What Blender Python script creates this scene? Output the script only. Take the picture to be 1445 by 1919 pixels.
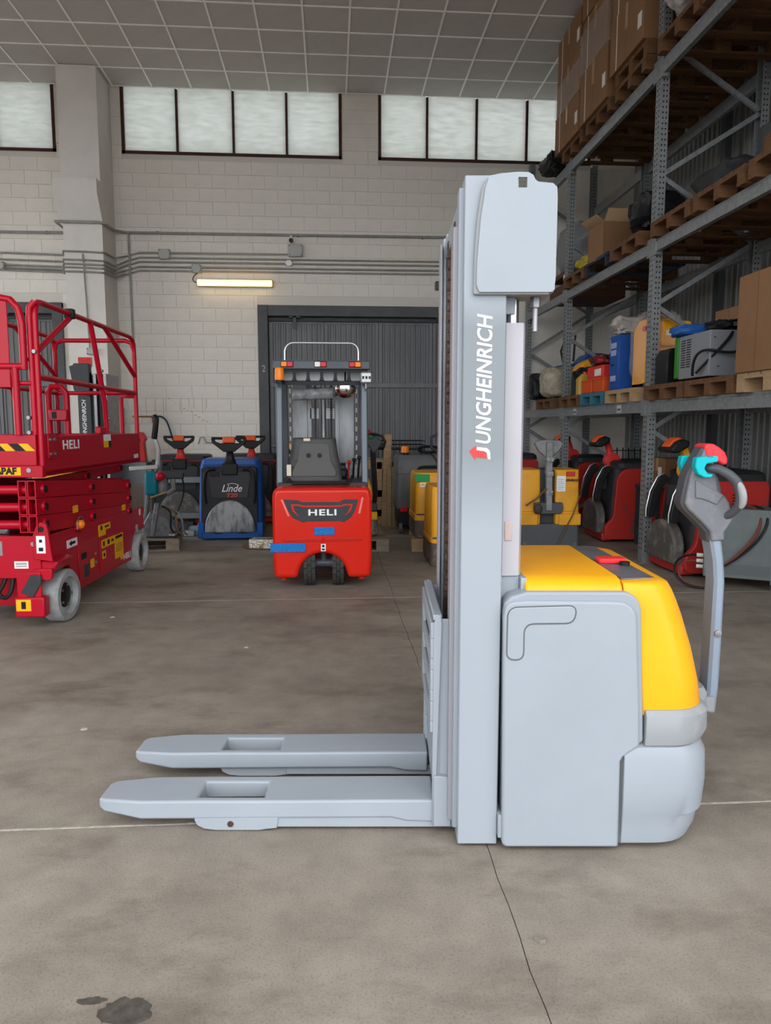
import bpy, bmesh, math, random
from mathutils import Vector, Matrix
for o in list(bpy.data.objects): bpy.data.objects.remove(o)
scene = bpy.context.scene
COL = scene.collection
R = math.radians
PI = math.pi
rnd = random.Random(7)

# ------------------------------------------------------------ camera, world, light, exposure
PITCH, YAW = R(6.6135), R(4.1992)
cam_d = bpy.data.cameras.new('camera'); cam = bpy.data.objects.new('camera', cam_d); COL.objects.link(cam)
cam_d.sensor_fit = 'VERTICAL'; cam_d.sensor_height = 36.0; cam_d.lens = 36.0*1380/1919
cam.location = (0, 0, 1.40); cam.rotation_euler = (PI/2-PITCH, 0, -YAW)
cam_d.clip_start = 0.05; cam_d.clip_end = 200
scene.camera = cam
scene.view_settings.view_transform = 'Standard'; scene.view_settings.look = 'None'
scene.view_settings.gamma = 1.0; scene.view_settings.use_curve_mapping = False
scene.view_settings.exposure = 0.55
w = bpy.data.worlds.new('sky'); scene.world = w; w.use_nodes = True
bg = w.node_tree.nodes['Background']; bg.inputs[0].default_value = (0.93, 0.97, 1.0, 1); bg.inputs[1].default_value = 2.75

# ------------------------------------------------------------ materials
MATS = {}
def mat(name, col=(0.5,0.5,0.5), rough=0.5, metal=0.0, var=0.0, vs=6.0, bump=0.0, bs=60.0, col2=None, thr=None, emit=0.0, alpha=1.0, trans=0.0, coat=0.0, stretch=None):
    """procedural principled material; col2 = second colour mixed in by noise (thr = (low, high) of the ramp)"""
    if name in MATS: return MATS[name]
    m = bpy.data.materials.new(name); m.use_nodes = True
    nt = m.node_tree; b = nt.nodes['Principled BSDF']
    b.inputs['Roughness'].default_value = rough; b.inputs['Metallic'].default_value = metal
    b.inputs['Base Color'].default_value = (*col, 1)
    b.inputs['Specular IOR Level'].default_value = 0.22
    if coat: b.inputs['Coat Weight'].default_value = coat*0.3; b.inputs['Coat Roughness'].default_value = 0.12
    if alpha < 1: b.inputs['Alpha'].default_value = alpha
    if trans: b.inputs['Transmission Weight'].default_value = trans
    if emit:
        b.inputs['Emission Color'].default_value = (*col, 1); b.inputs['Emission Strength'].default_value = emit
    if var or col2 or bump:
        tc = nt.nodes.new('ShaderNodeTexCoord'); vec = tc.outputs['Object']
        if stretch:
            mp = nt.nodes.new('ShaderNodeMapping'); mp.inputs['Scale'].default_value = stretch
            nt.links.new(vec, mp.inputs[0]); vec = mp.outputs[0]
        if var or col2:
            n = nt.nodes.new('ShaderNodeTexNoise'); n.inputs['Scale'].default_value = vs; n.inputs['Detail'].default_value = 6
            n.inputs['Roughness'].default_value = 0.62
            nt.links.new(vec, n.inputs['Vector'])
            r = nt.nodes.new('ShaderNodeValToRGB'); nt.links.new(n.outputs[0], r.inputs[0])
            lo, hi = thr if thr else (0.3, 0.7)
            r.color_ramp.elements[0].position = lo; r.color_ramp.elements[1].position = hi
            c2 = col2 if col2 else tuple(max(0, c*(1-var)) for c in col)
            c1 = col if col2 else tuple(min(1, c*(1+var*0.5)) for c in col)
            r.color_ramp.elements[0].color = (*c1, 1); r.color_ramp.elements[1].color = (*c2, 1)
            nt.links.new(r.outputs[0], b.inputs['Base Color'])
        if bump:
            n2 = nt.nodes.new('ShaderNodeTexNoise'); n2.inputs['Scale'].default_value = bs; n2.inputs['Detail'].default_value = 4
            nt.links.new(vec, n2.inputs['Vector'])
            bp = nt.nodes.new('ShaderNodeBump'); bp.inputs['Strength'].default_value = bump; bp.inputs['Distance'].default_value = 0.01
            nt.links.new(n2.outputs[0], bp.inputs['Height']); nt.links.new(bp.outputs[0], b.inputs['Normal'])
    MATS[name] = m
    return m

# ------------------------------------------------------------ mesh builder
class MB:
    def __init__(s): s.v = []; s.f = []
    def add(s, vs, fs):
        n = len(s.v); s.v += [tuple(p) for p in vs]; s.f += [[i+n for i in f] for f in fs]; return s
    def box(s, x0, x1, y0, y1, z0, z1):
        return s.add([(x0,y0,z0),(x1,y0,z0),(x1,y1,z0),(x0,y1,z0),(x0,y0,z1),(x1,y0,z1),(x1,y1,z1),(x0,y1,z1)],
                     [(0,3,2,1),(4,5,6,7),(0,1,5,4),(1,2,6,5),(2,3,7,6),(3,0,4,7)])
    def prism(s, pts, ax, a, b):
        n = len(pts)
        if ax == 'y': A = [(p[0],a,p[1]) for p in pts]; B = [(p[0],b,p[1]) for p in pts]
        elif ax == 'x': A = [(a,p[0],p[1]) for p in pts]; B = [(b,p[0],p[1]) for p in pts]
        else: A = [(p[0],p[1],a) for p in pts]; B = [(p[0],p[1],b) for p in pts]
        return s.add(A+B, [list(range(n)), list(range(2*n-1,n-1,-1))] + [(i,(i+1)%n,n+(i+1)%n,n+i) for i in range(n)])
    def loft(s, rings, closed=True, caps=True):
        n = len(rings[0]); vs = [p for r in rings for p in r]; fs = []
        for k in range(len(rings)-1):
            for i in range(n if closed else n-1):
                j = (i+1) % n
                fs.append((k*n+i, k*n+j, (k+1)*n+j, (k+1)*n+i))
        if caps: fs += [list(range(n)), list(range((len(rings)-1)*n, len(rings)*n))]
        return s.add(vs, fs)
    def tube(s, path, r, n=8, closed=False, rad=None, sq=None):
        P = [Vector(p) for p in path]; rings = []; m = len(P)
        t0 = (P[1]-P[0]).normalized(); ref = Vector((0,0,1)) if abs(t0.z) < 0.9 else Vector((1,0,0))
        u = t0.cross(ref).normalized()
        for i, p in enumerate(P):
            if closed: t = (P[(i+1)%m]-P[i-1])
            else: t = (P[min(i+1,m-1)]-P[max(i-1,0)])
            t = t.normalized(); u = (u - t*u.dot(t)).normalized(); w_ = t.cross(u)
            rr = rad[i] if rad else r
            rings.append([tuple(p+(u*math.cos(2*PI*k/n+(PI/4 if n==4 else 0))+w_*math.sin(2*PI*k/n+(PI/4 if n==4 else 0)))*rr) for k in range(n)])
        if closed: rings.append(rings[0])
        return s.loft(rings, True, not closed)
    def cyl(s, p0, p1, r, n=16, r2=None): return s.tube([p0, p1], r, n, rad=[r, r if r2 is None else r2])
    def bar(s, p0, p1, w_, h, up=(0,0,1)):
        a, b = Vector(p0), Vector(p1); t = (b-a).normalized(); upv = Vector(up)
        if abs(t.dot(upv)) > 0.98: upv = Vector((0,1,0))
        u = t.cross(upv).normalized()*w_/2; q = u.cross(t).normalized()*h/2
        return s.loft([[tuple(p+u+q), tuple(p-u+q), tuple(p-u-q), tuple(p+u-q)] for p in (a,b)])
    def sphere(s, c, r, n=16, m=10, sc=(1,1,1), t0=0.0, t1=PI):
        rings = []
        for j in range(m+1):
            t = t0+(t1-t0)*j/m
            rr = max(1e-4, math.sin(t))
            rings.append([(c[0]+r*sc[0]*rr*math.cos(2*PI*k/n), c[1]+r*sc[1]*rr*math.sin(2*PI*k/n), c[2]+r*sc[2]*math.cos(t)) for k in range(n)])
        return s.loft(rings)
    def lathe(s, prof, c=(0,0,0), ax='z', n=20):
        rings = []
        for (r, h) in prof:
            r = max(r, 1e-4); ring = []
            for k in range(n):
                a, b = r*math.cos(2*PI*k/n), r*math.sin(2*PI*k/n)
                ring.append((c[0]+a,c[1]+b,c[2]+h) if ax=='z' else (c[0]+h,c[1]+a,c[2]+b) if ax=='x' else (c[0]+a,c[1]+h,c[2]+b))
            rings.append(ring)
        return s.loft(rings)
    def mesh(s, name, m, smooth=True, ang=38):
        me = bpy.data.meshes.new(name); me.from_pydata(s.v, [], s.f)
        bm = bmesh.new(); bm.from_mesh(me); bmesh.ops.recalc_face_normals(bm, faces=bm.faces); bm.to_mesh(me); bm.free()
        if m: me.materials.append(m)
        if smooth: me.shade_smooth(); me.set_sharp_from_angle(angle=R(ang))
        return me
    def build(s, name, m, parent=None, bevel=0.0, seg=2, loc=None, rot=None, smooth=True, label=None, subs=0):
        return obj(name, s.mesh(name, m, smooth), parent, bevel, seg, loc, rot, label, subs)

def obj(name, me, parent=None, bevel=0.0, seg=2, loc=None, rot=None, label=None, subs=0):
    o = bpy.data.objects.new(name, me); COL.objects.link(o)
    if parent: o.parent = parent
    if loc: o.location = loc
    if rot: o.rotation_euler = rot
    if label: o['label'] = label
    if bevel:
        b = o.modifiers.new('bevel', 'BEVEL'); b.width = bevel; b.segments = seg; b.limit_method = 'ANGLE'; b.angle_limit = R(40)
        b.harden_normals = False
    if subs:
        d = o.modifiers.new('subd', 'SUBSURF'); d.levels = subs; d.render_levels = subs
    return o
def tag(o, label, cat, group=None):
    o['label'] = label; o['category'] = cat
    if group: o['group'] = group
    return o
def thing(name, label, cat, loc=(0,0,0), rz=0.0, group=None):
    o = bpy.data.objects.new(name, None); COL.objects.link(o); o.empty_display_size = 0.1
    o.location = loc; o.rotation_euler = (0,0,rz)
    return tag(o, label, cat, group)
def struct(o): o['kind'] = 'structure'; return o
def stuff(o): o['kind'] = 'stuff'; return o
def copy_tree(o, parent=None):
    c = o.copy(); COL.objects.link(c); c.parent = parent
    for ch in list(o.children): copy_tree(ch, c)
    return c
def dup(root, loc, rz, label, group=None):
    c = copy_tree(root); c.location = loc; c.rotation_euler = (0,0,rz); c['label'] = label
    if group: c['group'] = group
    return c
UPTEXT = (Matrix.Rotation(PI/2,3,'X') @ Matrix.Rotation(PI/2,3,'Z')).to_euler()
def bx(name, m, parent, x0, x1, y0, y1, z0, z1, bevel=0.0, label=None):
    return MB().box(x0,x1,y0,y1,z0,z1).build(name, m, parent, bevel, label=label)
def text(name, s, m, parent, loc, rot, size, ext=0.001, shear=0.0, off=0.0, align='CENTER', sx=1.0, space=1.0):
    cu = bpy.data.curves.new('t', 'FONT'); cu.body = s; cu.size = size; cu.extrude = ext; cu.shear = shear; cu.offset = off
    cu.align_x = align; cu.align_y = 'CENTER'; cu.resolution_u = 3; cu.space_character = space
    t = bpy.data.objects.new('t', cu); COL.objects.link(t)
    dg = bpy.context.evaluated_depsgraph_get()
    me = bpy.data.meshes.new_from_object(t.evaluated_get(dg)); me.name = name
    bpy.data.objects.remove(t); bpy.data.curves.remove(cu)
    me.materials.clear(); me.materials.append(m)
    o = obj(name, me, parent, loc=loc, rot=rot); o.scale = (sx,1,1)
    return o
def rrect(x0, x1, y0, y1, r, n=5, rs=None):
    """rounded rectangle outline, counter-clockwise from the lower right corner; rs = radii (x1y0, x1y1, x0y1, x0y0)"""
    rs = rs or (r,r,r,r); pts = []
    for (cx_, cy_, a0, q) in ((x1,y0,-90,0),(x1,y1,0,1),(x0,y1,90,2),(x0,y0,180,3)):
        rr = rs[q]; sx_ = -1 if cx_ == x1 else 1; sy_ = -1 if cy_ == y1 else 1
        ox, oy = cx_+sx_*rr, cy_+sy_*rr
        for k in range(n+1):
            a = R(a0+90*k/n); pts.append((ox+rr*math.cos(a), oy+rr*math.sin(a)))
    return pts
def fillet(pts, r, n=5):
    out = []; m = len(pts)
    for i in range(m):
        a, b_, c = Vector(pts[i-1]), Vector(pts[i]), Vector(pts[(i+1)%m])
        d = min(r, (a-b_).length*0.48, (c-b_).length*0.48)
        p0, p2 = b_+(a-b_).normalized()*d, b_+(c-b_).normalized()*d
        out += [tuple(p0*(1-t)**2+b_*2*t*(1-t)+p2*t*t) for t in [k/n for k in range(n+1)]]
    return out
def arc(cx_, cy_, r, a0, a1, n=8): return [(cx_+r*math.cos(R(a0+(a1-a0)*k/n)), cy_+r*math.sin(R(a0+(a1-a0)*k/n))) for k in range(n+1)]
def bez(p0, p1, p2, p3, n=10):
    P = [Vector(p) for p in (p0,p1,p2,p3)]
    return [tuple(P[0]*(1-t)**3+P[1]*3*t*(1-t)**2+P[2]*3*t*t*(1-t)+P[3]*t**3) for t in [k/n for k in range(n+1)]]

# shared materials
BLACK = mat('black_plastic', (0.011,0.011,0.012), 0.45, var=0.3, vs=9)
RUBBER = mat('black_rubber', (0.02,0.02,0.021), 0.7)
DGREY = mat('dark_grey_plastic', (0.042,0.045,0.05), 0.45, var=0.25, vs=6)
STEEL = mat('bare_steel', (0.30,0.30,0.31), 0.42, 0.8, var=0.25, vs=14)
WHITE = mat('white_print', (0.80,0.80,0.80), 0.5)
RED = mat('red_plastic', (0.60,0.035,0.03), 0.38, var=0.15)
ORANGE = mat('orange_red_plastic', (0.75,0.10,0.02), 0.4)
YEL = mat('amber_yellow_paint', (0.86,0.37,0.012), 0.3, var=0.08, vs=4)
BLUE = mat('blue_paint', (0.015,0.075,0.30), 0.35, var=0.2, vs=5)
# ------------------------------------------------------------ the setting
WY = 12.3; ZC = 6.6; XL, XR = -8.6, 5.0; YF = 0.2
conc = mat('concrete_floor', (0.245,0.222,0.192), 0.62)
def concrete_nodes():
    nt = conc.node_tree; b = nt.nodes['Principled BSDF']; L = nt.links.new
    tc = nt.nodes.new('ShaderNodeTexCoord')
    def noise(scale, detail, rough=0.6, vec=None):
        n = nt.nodes.new('ShaderNodeTexNoise'); n.inputs['Scale'].default_value = scale; n.inputs['Detail'].default_value = detail
        n.inputs['Roughness'].default_value = rough; L(vec or tc.outputs['Object'], n.inputs['Vector']); return n.outputs[0]
    def ramp(src, a, ca, c, cc):
        r = nt.nodes.new('ShaderNodeValToRGB'); L(src, r.inputs[0])
        r.color_ramp.elements[0].position = a; r.color_ramp.elements[0].color = (*ca,1)
        r.color_ramp.elements[1].position = c; r.color_ramp.elements[1].color = (*cc,1); return r.outputs[0]
    def mix(mode, fac, a, c):
        x = nt.nodes.new('ShaderNodeMixRGB'); x.blend_type = mode
        if isinstance(fac, float): x.inputs[0].default_value = fac
        else: L(fac, x.inputs[0])
        L(a, x.inputs[1])
        if isinstance(c, tuple): x.inputs[2].default_value = (*c,1)
        else: L(c, x.inputs[2])
        return x.outputs[0]
    base = ramp(noise(1.1, 8), 0.3, (0.226,0.193,0.161), 0.72, (0.315,0.275,0.234))
    mottle = ramp(noise(6, 6), 0.32, (0.80,0.79,0.78), 0.7, (1.08,1.07,1.05))
    c = mix('MULTIPLY', 0.9, base, mottle)
    speck = ramp(noise(140, 3, 0.7), 0.30, (0.62,0.60,0.57), 0.5, (1,1,1))
    c = mix('MULTIPLY', 0.8, c, speck)
    mp = nt.nodes.new('ShaderNodeMapping'); mp.inputs['Scale'].default_value = (0.7,1.5,1); mp.inputs['Rotation'].default_value = (0,0,0.3)
    L(tc.outputs['Object'], mp.inputs[0])
    streak = ramp(noise(1.6, 7, 0.7, mp.outputs[0]), 0.50, (1,1,1), 0.74, (0.46,0.42,0.40))
    c = mix('MULTIPLY', 0.9, c, streak)
    rust = ramp(noise(1.9, 5, 0.55), 0.66, (0,0,0), 0.8, (0.35,0.35,0.35))
    c = mix('MIX', rust, c, (0.24,0.15,0.09))
    L(c, b.inputs['Base Color'])
    rr = ramp(noise(3.5, 5), 0.3, (0.72,)*3, 0.75, (0.5,)*3); L(rr, b.inputs['Roughness'])
    bp = nt.nodes.new('ShaderNodeBump'); bp.inputs['Strength'].default_value = 0.22; bp.inputs['Distance'].default_value = 0.004
    L(noise(90, 5, 0.7), bp.inputs['Height']); L(bp.outputs[0], b.inputs['Normal'])
concrete_nodes()
joint_d = mat('joint_dirt', (0.07,0.062,0.055), 0.9); joint_l = mat('joint_filler', (0.42,0.39,0.33), 0.9, var=0.3, vs=30)
floor = struct(MB().box(XL-0.3, XR+0.3, -14, WY+0.3, -0.22, -0.012).build('floor', joint_d))
xs = [XL, -5.2, 0.507, XR]; ys = [-14, -0.9, 2.515, 5.93, 9.35, WY]
def jag(n, amp, seed):
    q = random.Random(seed); return [0]+[q.uniform(-amp, amp) for _ in range(n-1)]+[0]
for j in range(len(ys)-1):
    for i in range(len(xs)-1):
        x0, x1, y0, y1 = xs[i]+0.0014, xs[i+1]-0.0014, ys[j]+0.004, ys[j+1]-0.004
        n = 26; a = jag(n, 0.006, j*31+i); c = jag(n, 0.006, j*31+i+1)
        if i == 0: a = [0]*(n+1)
        if i == len(xs)-2: c = [0]*(n+1)
        pts = [(x0, y0), (x1, y0)] + [(x1+c[k], y0+(y1-y0)*k/n) for k in range(1, n)] + [(x1, y1), (x0, y1)] + [(x0+a[k], y0+(y1-y0)*k/n) for k in range(n-1, 0, -1)]
        MB().prism(pts, 'z', -0.05, 0.0).build('floor_slab', conc, floor, smooth=False)
for k, y in enumerate((2.515, 5.93, 9.35)):
    f_ = MB(); q = random.Random(k); px_ = [-5.2+i*0.13 for i in range(79)]
    for x in px_:
        d = q.uniform(-0.002, 0.002); wd = q.uniform(0.003, 0.006) if k == 0 else 0.0032
        f_.box(x, x+0.131, y-wd+d, y+wd+d, -0.02, 0.0015)
    f_.build('joint_filler', joint_l if k == 0 else mat('joint_filler_worn', (0.30,0.28,0.25), 0.9), floor, smooth=False)
# oil stain (a puddle with its own outline) near the camera
q = random.Random(3)
def blob(cx_, cy_, rx, ry, n=28, j=0.2): return [(cx_+rx*math.cos(2*PI*k/n)*(1+q.uniform(-j,j)), cy_+ry*math.sin(2*PI*k/n)*(1+q.uniform(-j,j))) for k in range(n)]
oil = mat('oil_stain', (0.085,0.075,0.064), 0.4, var=0.4, vs=40)
st = MB(); st.prism(blob(-0.505,1.665,0.062,0.044), 'z', -0.01, 0.0012); st.prism(blob(-0.60,1.705,0.035,0.012), 'z', -0.01, 0.0012)
st.build('oil_stain', oil, floor, smooth=False)
# loose chips lying on the floor
chipm = mat('pale_chip', (0.45,0.43,0.39), 0.8)
yard2 = struct(MB().box(-40, XL-0.3, -14, 40, -0.22, -0.01).build('floor_side_yard', mat('yard_asphalt', (0.16,0.15,0.14), 0.9, var=0.2)))
yard = struct(MB().box(-40, 40, -60, -14, -0.22, 0.0).build('floor_yard', mat('yard_asphalt', (0.16,0.15,0.14), 0.9, var=0.2)))

# ---- back wall of painted concrete blocks
paint = mat('painted_block', (0.74,0.705,0.645), 0.75, col2=(0.64,0.605,0.55), thr=(0.35,0.8), vs=3.0, bump=0.35, bs=45)
mortar = mat('mortar_joint', (0.60,0.57,0.52), 0.9)
smoothp = mat('painted_concrete', (0.68,0.65,0.61), 0.7, col2=(0.58,0.555,0.52), thr=(0.4,0.85), vs=2.2, bump=0.15, bs=30)
GX0, GX1, GZ = -1.165, 2.75, 3.345
W0, W1, W2 = (-6.9,-4.205), (-3.21,0.207), (0.788,4.25); WZ0, WZ1 = 5.625, 6.6
D2 = (-8.2, -4.22)
holes = [(GX0,GX1,-1,GZ), (W0[0],W0[1],WZ0,9), (W1[0],W1[1],WZ0,9), (W2[0],W2[1],WZ0,9), (D2[0],D2[1],-1,GZ)]
core = MB(); D0, D1 = WY+0.007, WY+0.25
cuts_x = sorted({XL-0.3, XR+0.3}|{h for q_ in holes for h in q_[:2]}); cuts_z = sorted({0.0, GZ, WZ0, ZC+0.3})
for i in range(len(cuts_x)-1):
    for j in range(len(cuts_z)-1):
        mx, mz = (cuts_x[i]+cuts_x[i+1])/2, (cuts_z[j]+cuts_z[j+1])/2
        if not any(a < mx < b_ and c < mz < d for a,b_,c,d in holes): core.box(cuts_x[i], cuts_x[i+1], D0, D1, cuts_z[j], cuts_z[j+1])
wall_b = struct(core.build('wall_back', mortar, smooth=False))
BH, BL = 0.2055, 0.41
restm = MB(); nb = 0; unit = {}
def put_block(x0, x1, z0, z1):
    global nb
    g = 0.0016; dep = rnd.uniform(-0.0015, 0.0015)
    cx_, cz_ = (x0+x1)/2, (z0+z1)/2
    near = (-3.45 < cx_ < 1.95 and 2.95 < cz_ < 5.75) or (-3.4 < cx_ < -1.2 and 0.95 < cz_ <= 2.95) or (-5.3 < cx_ < -4.0 and 3.3 < cz_ < 5.75)
    if near and nb < 300:
        nb += 1; key = (round(x1-x0,3), round(z1-z0,3))
        if key not in unit:
            hx, hz = (x1-x0)/2-g, (z1-z0)/2-g; e = 0.004
            unit[key] = MB().loft([[(-hx,0.03,-hz),(hx,0.03,-hz),(hx,0.03,hz),(-hx,0.03,hz)], [(-hx,e,-hz),(hx,e,-hz),(hx,e,hz),(-hx,e,hz)],
                                   [(-hx+e,0,-hz+e),(hx-e,0,-hz+e),(hx-e,0,hz-e),(-hx+e,0,hz-e)]]).mesh('block', paint, smooth=False)
        obj('block', unit[key], wall_b, loc=(cx_, WY+dep, cz_))
    else: restm.box(x0+g, x1-g, WY+dep, WY+0.03, z0+g, z1-g)
nz = int(ZC/BH)+1
for j in range(nz):
    z0, z1 = j*BH, min((j+1)*BH, ZC+0.05); cz_ = (z0+z1)/2
    x = XL-(BL/2 if j % 2 else 0)
    spans = []
    while x < XR: spans.append((max(x,XL), min(x+BL,XR))); x += BL
    for (a, b_) in spans:
        segs = [(a,b_)]
        for (h0,h1,c,d) in holes:
            if c < cz_ < d or (c < z1-0.05 and d > z0+0.05):
                nxt = []
                for (s0,s1) in segs:
                    if h1 <= s0 or h0 >= s1: nxt.append((s0,s1))
                    else:
                        if h0 > s0: nxt.append((s0,h0))
                        if h1 < s1: nxt.append((h1,s1))
                segs = nxt
        for (s0,s1) in segs:
            if s1-s0 > 0.03: put_block(s0, s1, z0, z1)
stuff(restm.build('concrete_blocks', paint, wall_b, smooth=False))
# concrete column with corbel
pil = struct(MB().box(-3.93,-3.364,11.62,WY+0.02,0,ZC).build('trim_1', smoothp))
MB().prism([(11.64,4.97),(11.63,4.41),(11.40,4.77),(11.40,4.97)], 'x', -3.975, -3.355).build('corbel', smoothp, pil)

# ---- high windows: brown steel frames, dusty wired glass panes
brown = mat('brown_steel', (0.060,0.024,0.018), 0.6, var=0.3)
pane_m = bpy.data.materials.new('dusty_frosted_glass'); pane_m.use_nodes = True
def pane_nodes():
    nt = pane_m.node_tree; nt.nodes.clear(); L = nt.links.new
    out = nt.nodes.new('ShaderNodeOutputMaterial'); mx = nt.nodes.new('ShaderNodeMixShader')
    tr = nt.nodes.new('ShaderNodeBsdfTranslucent'); df = nt.nodes.new('ShaderNodeBsdfDiffuse')
    tc = nt.nodes.new('ShaderNodeTexCoord'); mp = nt.nodes.new('ShaderNodeMapping'); mp.inputs['Scale'].default_value = (2,1,9)
    n = nt.nodes.new('ShaderNodeTexNoise'); n.inputs['Scale'].default_value = 2.2; n.inputs['Detail'].default_value = 7
    L(tc.outputs['Object'], mp.inputs[0]); L(mp.outputs[0], n.inputs['Vector'])
    r = nt.nodes.new('ShaderNodeValToRGB'); L(n.outputs[0], r.inputs[0])
    r.color_ramp.elements[0].position = 0.3; r.color_ramp.elements[0].color = (0.53,0.54,0.525,1)
    r.color_ramp.elements[1].position = 0.72; r.color_ramp.elements[1].color = (0.45,0.455,0.435,1)
    L(r.outputs[0], tr.inputs[0]); df.inputs[0].default_value = (0.6,0.6,0.57,1)
    mx.inputs[0].default_value = 0.22; L(tr.outputs[0], mx.inputs[1]); L(df.outputs[0], mx.inputs[2]); L(mx.outputs[0], out.inputs[0])
pane_nodes()
def window(name, x0, x1, mull):
    fr = MB().box(x0,x1,WY-0.01,WY+0.1,WZ0,WZ0+0.045).box(x0,x0+0.045,WY-0.01,WY+0.1,WZ0,WZ1+0.1).box(x1-0.045,x1,WY-0.01,WY+0.1,WZ0,WZ1+0.1)
    for m_ in mull: fr.box(m_-0.017,m_+0.017,WY-0.005,WY+0.09,WZ0+0.045,WZ1)
    o = struct(fr.build(name, brown))
    e = [x0+0.045]+list(mull)+[x1-0.045]
    for i in range(len(e)-1):
        a = e[i]+(0.017 if i else 0); b_ = e[i+1]-(0.017 if i < len(e)-2 else 0)
        MB().box(a,b_,WY+0.035,WY+0.041,WZ0+0.045,WZ1+0.1).build('pane', pane_m, o, smooth=False)
window('window_1', *W0, (-5.97,-5.08)); window('window_2', *W1, (-2.36,-1.49,-0.66)); window('window_3', *W2, (1.57,2.37,3.19))

# ---- sheet metal sliding gates
gatem = mat('grey_gate_steel', (0.15,0.152,0.156), 0.5, 0.2, var=0.25, vs=3, stretch=(1,1,0.2))
framem = mat('dark_grey_gate_frame', (0.075,0.078,0.084), 0.5, 0.1, var=0.2)
def corr(x0, x1, y, z0, z1, pitch, d, m, name, parent):
    """sheet with trapezoid ribs running upright"""
    pts = []; x = x0
    while x < x1-1e-4:
        for (fx, dd) in ((0,0),(0.12,0),(0.22,-d),(0.5,-d),(0.6,0)):
            if x+fx*pitch <= x1: pts.append((x+fx*pitch, y+dd))
        x += pitch
    pts.append((x1,y)); back = [(p[0],p[1]+0.004) for p in reversed(pts)]
    return MB().loft([[(p[0],p[1],z0) for p in pts+back],[(p[0],p[1],z1) for p in pts+back]]).build(name, m, parent, smooth=False)
def gate(name, x0, x1, num=None):
    g = struct(MB().box(x0,x0+0.16,WY-0.06,WY+0.2,0,GZ).box(x1-0.16,x1,WY-0.06,WY+0.2,0,GZ).box(x0,x1,WY-0.05,WY+0.2,GZ-0.17,GZ).box(x0,x1,WY+0.1,WY+0.2,0,GZ).build(name, framem, bevel=0.006))  # last box is a back plate added to block light gaps between leaves
    a, b_ = x0+0.17, x1-0.17; n = max(2, round((b_-a)/0.9)); wd = (b_-a)/n
    for i in range(n):
        l_, r_ = a+i*wd+0.004, a+(i+1)*wd-0.004
        corr(l_+0.05, r_-0.05, WY+0.07, 0.02, GZ-0.26, 0.085, 0.014, gatem, 'gate_leaf', g)
        MB().box(l_,l_+0.05,WY+0.045,WY+0.085,0.02,GZ-0.22).box(r_-0.05,r_,WY+0.045,WY+0.085,0.02,GZ-0.22).box(l_+0.05,r_-0.05,WY+0.045,WY+0.085,GZ-0.28,GZ-0.22).build('leaf_frame', gatem, g)
    MB().box(a,b_,WY+0.03,WY+0.075,2.04,2.12).build('mid_rail', gatem, g, 0.005)
    MB().box(a,b_,WY+0.02,WY+0.06,1.06,1.12).build('mid_rail', gatem, g, 0.005)
    MB().cyl((a,WY-0.0,GZ-0.235),(b_,WY-0.0,GZ-0.235),0.014,8).build('track', framem, g)
    for hx in (a+0.42, b_-0.75): MB().box(hx-0.025,hx+0.025,WY-0.03,WY-0.005,GZ-0.36,GZ-0.17).box(hx-0.09,hx+0.09,WY-0.03,WY-0.005,GZ-0.19,GZ-0.165).build('hanger', framem, g)
    if num: text('gate_number', num, mat('grey_number', (0.42,0.42,0.42), 0.6), g, (x0+0.085, WY-0.063, 2.33), (PI/2,0,0), 0.15, 0.001, sx=0.8)
    return g
gate('door_1', GX0, GX1, '2'); gate('door_2', *D2)

# ---- right wall of ribbed sheet panels, ceiling of tiles in a grid, left and front walls
sheet = mat('pale_grey_sheet', (0.20,0.20,0.195), 0.5, 0.1, var=0.12, vs=2)
wall_r = struct(MB().box(XR+0.03,XR+0.2,YF,WY,0,ZC+0.2).build('wall_right', sheet))
me_p = None
y = 2.3; 
while y < WY-0.01:
    pts = []; t = 0
    while t < 0.995:
        for (fx, dd) in ((0,0),(0.06,0.0),(0.075,0.014),(0.10,0.014),(0.115,0)):
            pts.append((XR+0.02-dd if False else XR+0.012-dd, t+fx))
        t += 0.125
    pts.append((XR+0.012, 1.0)); back = [(XR+0.03, 1.0), (XR+0.03, 0)]
    if me_p is None: me_p = MB().loft([[(p[0],p[1],0.0) for p in pts+back],[(p[0],p[1],ZC) for p in pts+back]]).mesh('wall_panel', sheet, smooth=False)
    obj('wall_panel', me_p, wall_r, loc=(0, y, 0)); y += 1.0
# left wall with an unseen opening added to let daylight onto the back wall
wl_ = struct(MB().box(XL-0.2,XL,YF,5.2,0,ZC).box(XL-0.2,XL,11.9,WY+0.25,0,ZC).box(XL-0.2,XL,5.2,11.9,5.2,ZC).build('wall_left', smoothp))
wf = MB().box(XL,-7.0,YF-0.25,YF,0,ZC+0.2).box(4.6,XR,YF-0.25,YF,0,ZC+0.2).box(-7.0,4.6,YF-0.25,YF,5.9,ZC+0.2)
struct(wf.build('wall_front', smoothp))
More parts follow.
